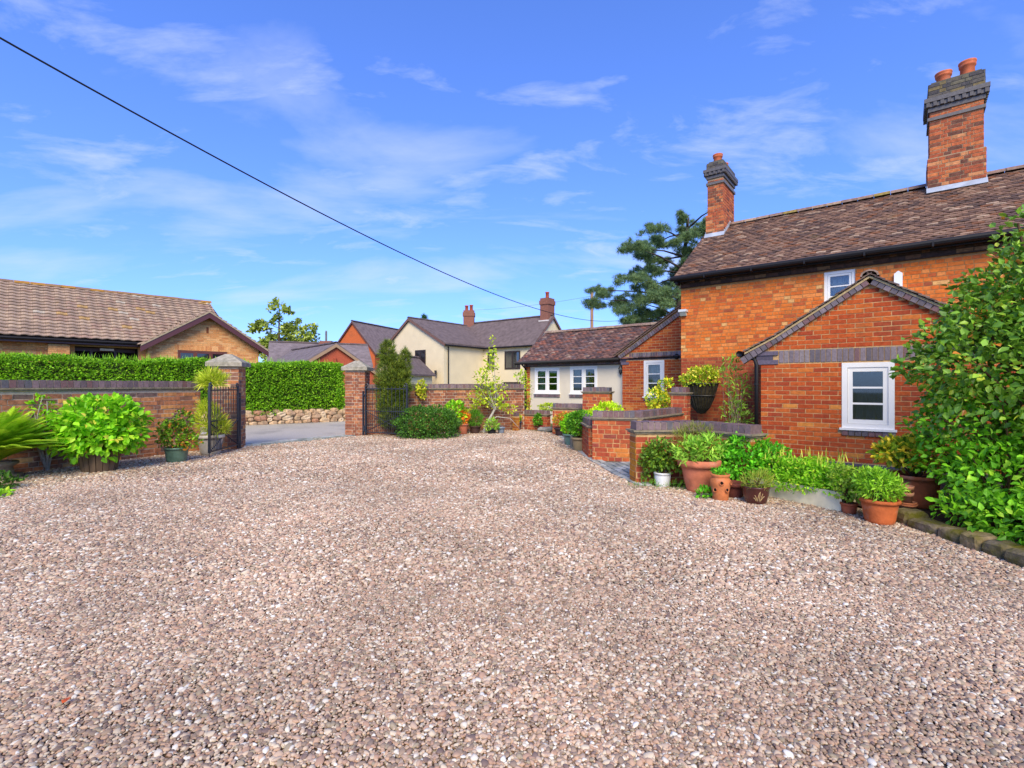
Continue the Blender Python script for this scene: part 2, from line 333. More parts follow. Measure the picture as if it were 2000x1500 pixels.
def tile_tmpl(pal, camber=.05, wave=0):
    key = (id(pal), camber, wave)
    if key not in _tt:
        t = []
        for c, wt in pal:
            for q in range(2):
                r = random.Random(len(t)+31); n = 6 if wave else 2
                v = []; f = []
                for i in range(n+1):
                    x = i/n
                    z = (math.sin(2*math.pi*(x-.05))*.5+.5)*wave if wave else camber*(1-(2*x-1)**2)*(.6+.8*q)
                    jl = (r.random()-.5)*.06*(0 if wave else 1)
                    v += [(x, jl, z), (x, 1, z), (x, jl, z+1)] + [(x, 1, z+1)]
                for i in range(n):
                    a, b = 4*i, 4*i+4
                    f += [(a+2, b+2, b+3, a+3), (a, b, b+2, a+2)]
                f += [(0, 2, 3, 1), (4*n, 4*n+1, 4*n+3, 4*n+2)]
                t.append((v, f, c))
        _tt[key] = t
    return _tt[key]
def tiles(parent, o, ud, sv, L, S, width, gauge, pal, m, th=.013, clip=None, nind=300, camber=.5, wave=0, ovl=1.35, jit=.012, stag=True, name='tile', lift=None, sag=0):
    U = np.array(ud, float); V = np.array(sv, float); V /= np.linalg.norm(V); NN = np.cross(U, V); t = tile_tmpl(pal, camber, wave); Ms = []; var = []; o = np.array(o, float)
    nr_ = int(S/gauge)+1; gauge = S/nr_; li = th*1.0 if lift is None else lift
    patch = rng.random((40, 90))
    for k in range(nr_):
        v = k*gauge; iv = clip(v+gauge*.5) if clip else [(0, L)]
        tl = -math.atan2(li, gauge*ovl); Vt = V*math.cos(tl)+NN*math.sin(tl); Nt = NN*math.cos(tl)-V*math.sin(tl)
        for a, b in iv:
            x = math.floor(a/width)*width-(width/2 if (k % 2 and stag) else 0)
            while x < b-.01:
                x0, x1 = max(x, a), min(x+width, b)
                if x1-x0 > .03:
                    jz = random.uniform(-jit, jit)*.3; jy = random.uniform(-jit, jit); rot = random.uniform(-1, 1)*jit*.6
                    Ur = U+Vt*rot; sg = sag*math.sin(math.pi*min(max(x/L, 0), 1))
                    Ms.append(frame(o+U*(x0+.0015)+V*(v+jy)+NN*(li+abs(jz))-np.array([0, 0, sg]), Ur, Vt, Nt, x1-x0-.003, gauge*ovl, th)); var.append(pick(pal)*2+random.randint(0, 1))
                x += width
    emit(parent, Ms, var, t, name, name+'_courses', m, nind)
def ridge_tiles(parent, a, b, rad, pal, m, ln=.3, name='ridge_tile', h=.09):
    a = np.array(a, float); b = np.array(b, float); d = b-a; D = np.linalg.norm(d); d /= D; n = max(1, round(D/ln)); ln = D/n; sd = np.cross(d, [0, 0, 1]); sd /= np.linalg.norm(sd); up = np.cross(sd, d)
    t = []
    for c, wt in pal:
        v = []; seg = 6
        for e in (0, 1):
            for k in range(seg+1):
                th = math.pi*k/seg; v.append((e, math.cos(th), math.sin(th)*(1.0 if e else 1.0)))
        for e in (0, 1):
            for k in range(seg+1):
                th = math.pi*k/seg; v.append((e, math.cos(th)*.8, math.sin(th)*.8-.05))
        s1 = seg+1; f = [(k, k+1, s1+k+1, s1+k) for k in range(seg)]+[(k, 2*s1+k, 2*s1+k+1, k+1) for k in range(seg)]+[(s1+k, s1+k+1, 3*s1+k+1, 3*s1+k) for k in range(seg)]
        t.append((v, f, c))
    Ms = []; var = []
    for i in range(n):
        Ms.append(frame(a+d*(i*ln+.004)+up*random.uniform(-.004, .004), d, sd, up+d*random.uniform(-.03, .03), ln-.008, rad, h)); var.append(pick(pal))
    emit(parent, Ms, var, t, name, name+'s', m, 300, 6)
# ---- foliage
def leaf_tmpl(kind, pal):
    t = []
    for c, wt in pal:
        c = np.array(c)
        if kind == 'ovate':
            v = [(0, 0, 0), (.30, .35, .07), (0, .5, -.02), (-.30, .35, .07), (.2, .75, .03), (-.2, .75, .03), (0, 1, -.12)]; f = [(0, 1, 2), (1, 4, 6, 2), (0, 2, 3), (3, 2, 6, 5)]
        elif kind == 'lance':
            v = [(0, 0, 0), (.14, .4, .04), (0, .5, -.02), (-.14, .4, .04), (0, 1, -.15)]; f = [(0, 1, 2), (1, 4, 2), (0, 2, 3), (3, 2, 4)]
        elif kind == 'small':
            v = [(0, 0, 0), (.32, .5, .08), (0, 1, -.05), (-.32, .5, .08)]; f = [(0, 1, 2), (0, 2, 3)]
        elif kind == 'blade':
            v = [(-.04, 0, 0), (.04, 0, 0), (.03, .6, .05), (-.03, .6, .05), (0, 1, -.08)]; f = [(0, 1, 2, 3), (3, 2, 4)]
        elif kind == 'tuft':
            v = []; f = []
            r = random.Random(3+len(t))
            for q in range(7):
                a = q/7*6.283+r.random(); e = .25+.45*r.random(); dx, dz = math.cos(a)*e, math.sin(a)*e; px, pz = -math.sin(a)*.035, math.cos(a)*.035; n = len(v)
                v += [(px, .0, pz), (-px, 0, -pz), (dx, 1-.3*e, dz)]; f += [(n, n+1, n+2)]
        t.append((v, f, c))
    return t
def unit(a): return a/np.maximum(np.linalg.norm(a, axis=1, keepdims=True), 1e-6)
def blob_pts(blobs, n, shell=.55, bottom=-.9):
    bl = np.array(blobs, float); wt = (bl[:, 3]*bl[:, 4]+bl[:, 4]*bl[:, 5]+bl[:, 3]*bl[:, 5]); k = rng.choice(len(bl), n, p=wt/wt.sum())
    d = unit(rng.normal(size=(n, 3))); d[:, 2] = np.where(d[:, 2] < bottom, -d[:, 2], d[:, 2]); r = shell+(1-shell)*rng.random(n)**.6
    lump = 1+.10*np.sin(d[:, 0]*7+k)*np.sin(d[:, 1]*6+k*2)+.10*np.sin(d[:, 2]*9+k)
    p = bl[k, :3]+d*bl[k, 3:6]*(r*lump)[:, None]; return p, unit(d/bl[k, 3:6])
def leaves(parent, p, outw, size, pal, kind='ovate', nind=0, name='leaf', stuff='foliage', m=None, up=.3, rnd=.7, hang=0., sj=.35, minpx=9.5, wid=1.0):
    n = len(p); d = unit(outw*(1-hang*.5)+rng.normal(size=(n, 3))*rnd+np.array([0, 0, up-hang]))
    nn = unit(outw*.6+rng.normal(size=(n, 3))*.45+np.array([0, 0, .75])); x = unit(np.cross(d, nn)); z = np.cross(x, d); s = size*(1+sj*(rng.random(n)*2-1))
    Ms = np.tile(np.eye(4), (n, 1, 1)); Ms[:, :3, 0] = x*s[:, None]*wid; Ms[:, :3, 1] = d*s[:, None]; Ms[:, :3, 2] = z*s[:, None]; Ms[:, :3, 3] = p
    pw = np.array([q[1] for q in pal], float); var = rng.choice(len(pal), n, p=pw/pw.sum())
    emit(parent, Ms, var, leaf_tmpl(kind, pal), name, stuff, m or M_leaf, nind, minpx, smooth=False, jit=.2)
def stems(parent, base, tips, r0=.012, c=s2l(96, 76, 52), name='stem', bend=.15, m=None, r1=.3):
    mb = MB(c); b = Vector(base)
    for t in tips:
        t = Vector(t); mid = b.lerp(t, .5)+Vector((random.uniform(-1, 1), random.uniform(-1, 1), random.uniform(0, .6)))*bend*(t-b).length
        pts = [b.lerp(mid, q).lerp(mid.lerp(t, q), q) for q in (0, .25, .5, .75, 1)]
        mb.tube(pts, [r0*(1-(1-r1)*q) for q in (0, .25, .5, .75, 1)], 5, False)
    return mb.build(name, m or M_bark, parent, True)
def tips(blobs, n):
    p, _ = blob_pts(blobs, n, .5); return p
def plant(name, label, cat, loc, blobs, n, size, pal, kind='ovate', pot=None, nind=0, m=None, stem=8, up=.3, rnd=.7, hang=0, shell=.55, r0=.012, group=None, base=None, sj=.35, bark=s2l(96, 76, 52), wid=1.0):
    """blobs relative to loc (ground point)."""
    t = thing(name, label, cat, loc, 0, group); bz = 0
    if pot: bz = pot(t)
    if stem: stems(t, base or (0, 0, max(bz-.03, 0)), tips(blobs, stem), r0, bark)
    p, d = blob_pts(blobs, n, shell); keep = p[:, 2] > .015; p, d = p[keep], d[keep]
    leaves(t, p, d, size, pal, kind, nind, m=m, up=up, rnd=rnd, hang=hang, sj=sj, wid=wid); return t
def pot_round(r0, r1, h, c, m=None, rim=.02, rimh=.04, label=None, rings=0, soil=True):
    def f(t):
        mb = MB(c); prof = [(0, 0), (r0*.92, 0), (r0, .012)]
        for q in range(1, 8):
            z = .012+(h-rimh-.012)*q/7; prof.append((r0+(r1-r0)*(z/h)**.85, z))
        for g in range(rings): pass
        prof += [(r1+rim*.9, h-rimh), (r1+rim, h-rimh*.6), (r1+rim, h-.008), (r1+rim*.5, h), (r1-.012, h), (r1-.02, h-.05)]
        mb.lathe(prof); o = mb.build('pot', m or M_terra, t, True)
        if label: o['label'] = label
        if soil: mb = MB(s2l(60, 45, 35)); mb.lathe([(0, h-.035), (r1-.018, h-.04)], seg=20); mb.build('soil', M_soil, t)
        return h-.03
    return f
# palettes ---------------------------------------------------------------
G_LIME = P((118, 190, 30, 4), (140, 205, 40, 3), (96, 170, 30, 3), (165, 210, 60, 1), (80, 150, 28, 2))
G_MINT = P((86, 176, 38, 4), (104, 192, 46, 3), (70, 152, 34, 3), (60, 132, 32, 2))
G_MID = P((74, 140, 36, 4), (92, 160, 42, 3), (58, 118, 32, 3), (112, 172, 50, 1))
G_DARK = P((52, 96, 34, 4), (66, 116, 40, 3), (42, 80, 30, 3), (84, 132, 48, 1))
G_HEDGE = P((98, 159, 30, 4), (115, 176, 36, 3), (78, 133, 26, 3), (137, 192, 52, 1.2))
G_PHOT = P((89, 138, 45, 4), (110, 160, 52, 3), (74, 118, 41, 3), (133, 177, 63, 1.4), (163, 186, 68, 0.7), (175, 120, 57, 0.25))
G_LAUR = P((90, 162, 32, 4), (111, 184, 42, 3), (71, 137, 30, 3), (141, 198, 57, 1))
G_VAR = P((195, 209, 57, 4), (208, 225, 105, 2), (129, 174, 38, 3), (85, 143, 34, 2))
G_YEL = P((169, 201, 53, 4), (146, 186, 43, 3), (183, 211, 86, 2), (117, 160, 42, 2))
G_CED = P((102, 138, 104, 4), (84, 119, 92, 3), (124, 159, 122, 2), (65, 97, 74, 2))
G_JUN = P((100, 129, 48, 4), (80, 109, 44, 3), (123, 149, 56, 2), (64, 89, 40, 2))
G_SAGE = P((132, 190, 70, 4), (110, 172, 54, 3), (156, 206, 92, 2), (94, 150, 48, 2))
G_ORG = P((222, 150, 56, 4), (226, 176, 70, 3), (196, 120, 48, 2), (150, 160, 52, 2))
G_FAR = P((136, 164, 79, 4), (112, 143, 70, 3), (156, 184, 100, 2), (92, 119, 63, 2))
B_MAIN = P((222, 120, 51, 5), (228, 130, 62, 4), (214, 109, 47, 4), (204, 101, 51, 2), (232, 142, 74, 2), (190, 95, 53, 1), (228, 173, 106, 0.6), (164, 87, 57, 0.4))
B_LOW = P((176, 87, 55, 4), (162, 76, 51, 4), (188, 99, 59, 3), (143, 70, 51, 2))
B_PORCH = P((193, 91, 44, 5), (181, 80, 42, 4), (201, 103, 48, 3), (170, 74, 44, 3), (209, 118, 55, 1), (216, 139, 65, 0.3))
B_GARD = P((194, 127, 85, 4), (174, 115, 82, 4), (206, 141, 89, 3), (150, 108, 87, 3), (129, 103, 91, 2), (226, 158, 93, 1.4), (216, 177, 123, 0.8))
B_BACK = P((164, 103, 72, 4), (145, 91, 68, 4), (181, 118, 80, 3), (124, 85, 70, 2), (196, 137, 94, 1))
B_BLUE = P((120, 108, 110, 4), (134, 120, 122, 3), (104, 95, 97, 3), (122, 92, 90, 2), (140, 128, 126, 1))
B_COPE = P((118, 98, 98, 4), (130, 108, 107, 3), (106, 90, 90, 3), (118, 88, 84, 2), (98, 93, 95, 1))
B_BUNG = P((232, 168, 104, 4), (224, 154, 92, 4), (238, 180, 118, 3), (212, 140, 86, 2))
B_DARK = P((86, 62, 50, 4), (104, 76, 56, 3), (70, 54, 48, 3), (128, 96, 66, 1.5))
B_CHIM = P((186, 102, 64, 4), (170, 90, 60, 4), (200, 118, 70, 3), (136, 82, 62, 2), (112, 74, 60, 1.5), (206, 140, 92, 1))
T_MAIN = P((127, 97, 78, 4), (111, 85, 71, 4), (141, 109, 87, 3), (97, 77, 67, 3), (153, 123, 99, 1.6), (172, 145, 119, 0.7), (133, 89, 61, 1.4))
T_ANNX = P((119, 87, 75, 4), (103, 77, 70, 4), (133, 97, 83, 3), (89, 71, 68, 3), (113, 95, 92, 2), (147, 93, 72, 1.5), (157, 131, 112, 0.6))
T_BUNG = P((168, 143, 120, 4), (156, 133, 112, 3), (178, 153, 127, 3), (164, 135, 114, 2), (186, 172, 149, 0.25), (182, 147, 94, 0.3))
RIDGE = P((150, 126, 108, 3), (136, 112, 98, 3), (164, 140, 116, 2), (150, 130, 70, 1))
MORT_BUFF = s2l(206, 168, 116); MORT_PALE = s2l(196, 176, 150); MORT_MAIN = s2l(176, 132, 84)
BLACK = s2l(24, 23, 25)

# ================================================================== setting
def sheet(name, pts, z, c, m):
    mb = MB(c); mb.add([(x, y, z) for x, y in pts], [tuple(range(len(pts)))]); o = mb.build(name, m); o['kind'] = 'structure'; return o
sheet('ground', [(-900, -60), (900, -60), (900, 1500), (-900, 1500)], -.012, s2l(92, 98, 58), M_grass)
EDGE = [(1.02, 12.6), (1.12, 12.1), (1.2, 10.0), (1.27, 8.2), (1.42, 6.8), (1.55, 6.0)]
GRAVEL = [(-10.6, -2), (-6.85, 7.1), (-5.75, 9.75), (-5.15, 9.9), (-3.6, 12.1), (-1.5, 13.0), (0.3, 13.6)]+EDGE+[(2.9, 5.75), (3.5, 4.9), (3.62, 4.3), (3.52, 3.0), (3.3, -2)]
def gravel_mat(name, obj_random):
    m = bpy.data.materials.new(name); m.use_nodes = True; t = m.node_tree; n = t.nodes; n.clear(); L = t.links
    o = n.new('ShaderNodeOutputMaterial'); p = n.new('ShaderNodeBsdfPrincipled'); p.inputs['Roughness'].default_value = .75; p.inputs['Specular IOR Level'].default_value = .3
    cr = n.new('ShaderNodeValToRGB'); cr.color_ramp.interpolation = 'CONSTANT'; e = cr.color_ramp.elements
    cs = [(0, (185, 158, 134)), (0.13, (163, 139, 115)), (0.24, (202, 178, 150)), (0.36, (176, 142, 117)), (0.46, (206, 188, 160)), (0.56, (144, 124, 106)), (0.64, (192, 158, 128)), (0.74, (219, 208, 187)), (0.8, (160, 144, 118)), (0.87, (200, 171, 142)), (0.93, (125, 105, 95)), (0.976, (225, 219, 203)), (0.997, (186, 118, 89))]
    e[0].position = 0; e[0].color = (*s2l(*cs[0][1]), 1); e[1].position = cs[1][0]; e[1].color = (*s2l(*cs[1][1]), 1)
    for q, c in cs[2:]: x = e.new(q); x.color = (*s2l(*c), 1)
    g = n.new('ShaderNodeNewGeometry')
    if obj_random:
        oi = n.new('ShaderNodeObjectInfo'); L.new(oi.outputs['Random'], cr.inputs[0])
    else:
        vo = n.new('ShaderNodeTexVoronoi'); vo.inputs['Scale'].default_value = 55; L.new(g.outputs['Position'], vo.inputs['Vector'])
        wn = n.new('ShaderNodeTexWhiteNoise'); L.new(vo.outputs['Color'], wn.inputs['Vector']); L.new(wn.outputs['Value'], cr.inputs[0])
        bp = n.new('ShaderNodeBump'); bp.inputs['Strength'].default_value = 1; bp.inputs['Distance'].default_value = .012; bp.invert = True; L.new(vo.outputs['Distance'], bp.inputs['Height']); L.new(bp.outputs[0], p.inputs['Normal'])
    nz = n.new('ShaderNodeTexNoise'); nz.inputs['Scale'].default_value = .8; nz.inputs['Detail'].default_value = 6; L.new(g.outputs['Position'], nz.inputs['Vector'])
    mr = n.new('ShaderNodeMapRange'); mr.inputs[1].default_value = .3; mr.inputs[2].default_value = .7; mr.inputs[3].default_value = .76; mr.inputs[4].default_value = 1.2; L.new(nz.outputs[0], mr.inputs[0])
    mu = n.new('ShaderNodeMix'); mu.data_type = 'RGBA'; mu.blend_type = 'MULTIPLY'; mu.inputs[0].default_value = 1; L.new(cr.outputs[0], mu.inputs[6]); L.new(mr.outputs[0], mu.inputs[7])
    if not obj_random:
        d2 = n.new('ShaderNodeMix'); d2.data_type = 'RGBA'; d2.blend_type = 'MULTIPLY'; d2.inputs[0].default_value = 1; d2.inputs[7].default_value = (.6, .55, .5, 1); L.new(mu.outputs[2], d2.inputs[6]); mu = d2
    L.new(mu.outputs[2], p.inputs['Base Color']); L.new(p.outputs[0], o.inputs[0]); return m
sheet('gravel_drive', GRAVEL, .0, (1, 1, 1), gravel_mat('gravel_bed', False))
def inside(P_, poly):
    x, y = P_[:, 0], P_[:, 1]; r = np.zeros(len(P_), bool); n = len(poly)
    for i in range(n):
        (x1, y1), (x2, y2) = poly[i], poly[(i+1) % n]
        c = ((y1 > y) != (y2 > y)) & (x < (x2-x1)*(y-y1)/(y2-y1+1e-12)+x1); r ^= c
    return r
def pebbles():
    pts = []; sc = []
    for (ya, yb, cell, s) in ((.7, 3.0, .0114, .59), (3.0, 6.2, .0172, .8), (6.2, 14, .028, 1.08)):
        xa = -1.12*yb-.7; xb = min(1.12*yb+.7, 3.8); gx = np.arange(xa, xb, cell); gy = np.arange(ya, yb, cell)
        X, Y = np.meshgrid(gx, gy); q = np.c_[X.ravel(), Y.ravel()]+rng.uniform(-.5, .5, (X.size, 2))*cell*.9
        q = q[(np.abs(q[:, 0]) < 1.12*q[:, 1]+.7)]; q = q[inside(q, GRAVEL)]; pts.append(q); sc.append(np.full(len(q), s))
    q = np.concatenate(pts); sc = np.concatenate(sc); me = bpy.data.meshes.new('gravel')
    z = .004+rng.random(len(q))*.006+.006*np.sin(q[:, 0]*2.1+1.3*np.sin(q[:, 1]*1.7))*np.sin(q[:, 1]*2.6)
    co = np.c_[q, z]; me.vertices.add(len(q)); me.vertices.foreach_set('co', co.astype(np.float32).ravel())
    a = me.attributes.new('psize', 'FLOAT', 'POINT'); s = sc*np.clip(rng.lognormal(0, .32, len(q)), .55, 2.1); a.data.foreach_set('value', s.astype(np.float32))
    o = link('gravel', me); o['kind'] = 'stuff'; o['label'] = 'pink and grey rounded gravel covering the drive'; o['category'] = 'gravel'
    ng = bpy.data.node_groups.new('gravel_scatter', 'GeometryNodeTree'); ng.interface.new_socket('Geometry', in_out='INPUT', socket_type='NodeSocketGeometry'); ng.interface.new_socket('Geometry', in_out='OUTPUT', socket_type='NodeSocketGeometry')
    n = ng.nodes; L = ng.links; gi = n.new('NodeGroupInput'); go = n.new('NodeGroupOutput')
    ico = n.new('GeometryNodeMeshIcoSphere'); ico.inputs['Radius'].default_value = .0112; ico.inputs['Subdivisions'].default_value = 2
    nz = n.new('ShaderNodeTexNoise'); nz.inputs['Scale'].default_value = 60; sp = n.new('GeometryNodeSetPosition')
    sub = n.new('ShaderNodeVectorMath'); sub.operation = 'SUBTRACT'; sub.inputs[1].default_value = (.5, .5, .5); L.new(nz.outputs['Color'], sub.inputs[0])
    scl = n.new('ShaderNodeVectorMath'); scl.operation = 'SCALE'; scl.inputs['Scale'].default_value = .012; L.new(sub.outputs[0], scl.inputs[0]); L.new(scl.outputs[0], sp.inputs['Offset']); L.new(ico.outputs[0], sp.inputs['Geometry'])
    sh = n.new('GeometryNodeSetShadeSmooth'); L.new(sp.outputs[0], sh.inputs[0]); sm = n.new('GeometryNodeSetMaterial'); sm.inputs['Material'].default_value = gravel_mat('gravel_stone', True); L.new(sh.outputs[0], sm.inputs[0])
    iop = n.new('GeometryNodeInstanceOnPoints'); L.new(gi.outputs[0], iop.inputs['Points']); L.new(sm.outputs[0], iop.inputs['Instance'])
    rv = n.new('FunctionNodeRandomValue'); rv.data_type = 'FLOAT_VECTOR'; rv.inputs[0].default_value = (-.45, -.45, 0); rv.inputs[1].default_value = (.45, .45, 6.28); L.new(rv.outputs[0], iop.inputs['Rotation'])
    rs = n.new('FunctionNodeRandomValue'); rs.data_type = 'FLOAT_VECTOR'; rs.inputs[0].default_value = (.95, .7, .45); rs.inputs[1].default_value = (1.55, 1.1, .85); rs.inputs['Seed'].default_value = 5
    na = n.new('GeometryNodeInputNamedAttribute'); na.data_type = 'FLOAT'; na.inputs['Name'].default_value = 'psize'
    ml = n.new('ShaderNodeVectorMath'); ml.operation = 'SCALE'; L.new(rs.outputs[0], ml.inputs[0]); L.new(na.outputs[0], ml.inputs['Scale']); L.new(ml.outputs[0], iop.inputs['Scale'])
    L.new(iop.outputs[0], go.inputs[0]); md = o.modifiers.new('scatter', 'NODES'); md.node_group = ng
pebbles()
# road beyond the gate, soil beds, paths
ROADD = np.array([.812, .584]); ROADN = np.array([-.584, .812])
hA = np.array([-12.7, 11.9])
def rp(s, t): return tuple(hA+ROADD*s+ROADN*t)
sheet('road', [rp(-30, -3.0), (-6.2, 9.9), (-5.5, 9.8), (-3.55, 12.35), (-3.2, 13.1), rp(40, -3.0), rp(40, .05), rp(-30, .05)], -.006, s2l(184, 174, 158), M_asph)
# gate threshold and drive edging in grey setts
S_GREY = P((178, 180, 170, 4), (162, 166, 158, 3), (192, 192, 182, 3), (146, 150, 142, 2), (180, 174, 156, 1))
def setts(parent, pa, pb, rows, side, ln=.2, wd=.1, z=0.0, hgt=.03):
    pa = np.array(pa, float); pb = np.array(pb, float); d = pb-pa; D = np.linalg.norm(d); d /= D; n_ = np.array([-d[1], d[0]])*side; Ms = []; var = []; t = brick_tmpl(S_GREY, .01, .05)
    for r in range(rows):
        x = -(ln/2 if r % 2 else 0)
        while x < D-.02:
            x0, x1 = max(x, 0), min(x+ln-.014, D)
            if x1-x0 > .03:
                q = pa+d*x0+n_*(r*wd)
                Ms.append(frame((q[0], q[1], z-.03), (d[0], d[1], 0), (0, 0, 1), (n_[0], n_[1], 0), x1-x0, .03+hgt*(.5+.25*random.random()), wd-.014)); var.append(pick(S_GREY)*2)
            x += ln
    emit(parent, Ms, var, t, 'sett', 'setts', M_stone, 300)
th_o = sheet('gate_threshold', [(-5.5, 9.75), (-3.55, 12.45), (-3.85, 12.68), (-5.8, 9.98)], .002, s2l(110, 108, 98), M_soil)
setts(th_o, (-5.42, 9.78), (-3.58, 12.33), 2, 1, .2, .16, hgt=.05)
pv = sheet('paved_path', EDGE+[(1.9, 6.3), (3.4, 9.5), (2.2, 12.0)], .003, s2l(112, 108, 92), M_soil)
for a, b in zip(EDGE[1:-1], EDGE[2:]): setts(pv, b, a, 2, -1, .21, .105)
setts(pv, (1.74, 6.3), (1.5, 7.75), 8, -1, .21, .105, z=.002)
sheet('planting_bed', [(2.0, 6.6), (3.5, 4.95), (3.62, 4.32), (3.52, 3.0), (3.3, -2), (9, -2), (9, 3), (4.2, 7.6)], .03, s2l(70, 56, 42), M_soil)
sheet('back_bed', [(-3.6, 12.0), (-2.4, 11.0), (-1.2, 11.3), (-.9, 12.2), (.4, 12.9), (.3, 14), (-3.4, 12.5)], .006, s2l(84, 68, 52), M_soil)

# ================================================================== cottage
OX, OY = 3.93, 11.3; HA = math.atan2(-.627, .779)
cot = thing('brick_cottage', 'orange brick cottage with plain tiled roof, two tall chimneys, gabled porch and low white-windowed annex', 'house', (OX, OY, 0), HA)
U_, N_ = (1, 0), (0, -1)
# --- main wall
hole = (2.81, 3.31, 2.68, 3.46); LEN = 11.0
mb = MB(MORT_MAIN); panel(mb, (0, 0, 0), U_, N_, [(0, -.1), (LEN, -.1), (LEN, 3.62), (0, 3.62)], [hole])
mb.prism([(0.0, 0.001, 0), (0.0, 4.84, 0), (0, 4.84, 3.6), (0, 2.42, 5.35), (0, .001, 3.6)], (.15, 0, 0)); mb.prism([(LEN, 0.0, 0), (LEN, 4.84, 0), (LEN, 4.84, 3.6), (LEN, 2.42, 5.35), (LEN, 0, 3.6)], (-.15, 0, 0)); mb.box(.0, LEN, 4.7, 4.84, 0, 3.6)
mw = mb.build('main_wall', M_mortar, cot)
rc = lay(None, U_, N_, lambda h: cut([(0, 8.5)], [hole], h), .0, 3.48, 'mixed')
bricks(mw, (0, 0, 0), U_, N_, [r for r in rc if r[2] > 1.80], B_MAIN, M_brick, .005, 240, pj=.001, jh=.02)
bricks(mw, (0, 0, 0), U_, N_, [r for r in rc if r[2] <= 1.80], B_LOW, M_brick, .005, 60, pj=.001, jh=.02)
dent = MB(s2l(70, 56, 48)); dent.box(-.02, LEN, -.05, .0, 3.485, 3.5); dent.build('string_course', M_oldbrick, mw)
bricks(mw, (0, -.035, 0), U_, N_, [(k*.225+.0, .215, 3.505) for k in range(40)], B_DARK, M_oldbrick, .01, 60, name='eaves_brick', stuff='eaves_bricks')
bricks(mw, (0, -.07, 0), U_, N_, [(k*.225+.0, .105, 3.58) for k in range(40)], B_DARK, M_oldbrick, .01, 60, name='dentil_brick', stuff='dentil_bricks')
mb = MB(s2l(70, 58, 50)); mb.box(0, LEN, -.035, 0, 3.5, 3.585); mb.box(0, LEN, -.06, 0, 3.585, 3.69); mb.build('eaves_corbel', M_oldbrick, mw)
window(cot, (0, 0, 0), U_, N_, hole, 1, 3, back=-.02, curtain=[(.05, .95, .45, .98, s2l(232, 228, 214))], label='small upper white window with a pale blind')
# --- main roof
def roofslab(mb, u0, u1, ea, ri, th=.04):        # ea, ri: (d,h)
    mb.prism([(u0, ea[0], ea[1]), (u0, ri[0], ri[1]), (u0, ri[0], ri[1]-th), (u0, ea[0], ea[1]-th)], (u1-u0, 0, 0))
E, RG = (-.2, 3.70), (2.42, 5.47)
mb = MB(s2l(60, 48, 44)); roofslab(mb, -.08, LEN+.1, E, RG); roofslab(mb, -.08, LEN+.1, (5.04, 3.70), RG); rf = mb.build('roof', M_tile, cot)
sv = (0, RG[0]-E[0], RG[1]-E[1]); S = math.hypot(sv[1], sv[2])
tiles(rf, (-.1, E[0]-.03, E[1]-.01), (1, 0, 0), sv, 8.6, S, .168, .1, T_MAIN, M_tile, nind=300, jit=.009, sag=.03, th=.016, lift=.022)
ridge_tiles(rf, (-.1, RG[0], RG[1]-.0), (8.6, RG[0], RG[1]), .12, RIDGE, M_tile, .3)
mb = MB(BLACK); mb.tube([(-.14, -.27, 3.68), (LEN, -.27, 3.68)], .058, 10); mb.box(-.1, LEN, -.2, -.17, 3.6, 3.7)
for k in range(9): mb.box(.6+k*.95, .63+k*.95, -.335, -.2, 3.61, 3.69)
mb.build('gutter', M_plast, cot)
mb = MB(BLACK); mb.box(-.06, .0, -.24, -.06, 3.55, 3.66); mb.build('eaves_end', M_plast, cot)
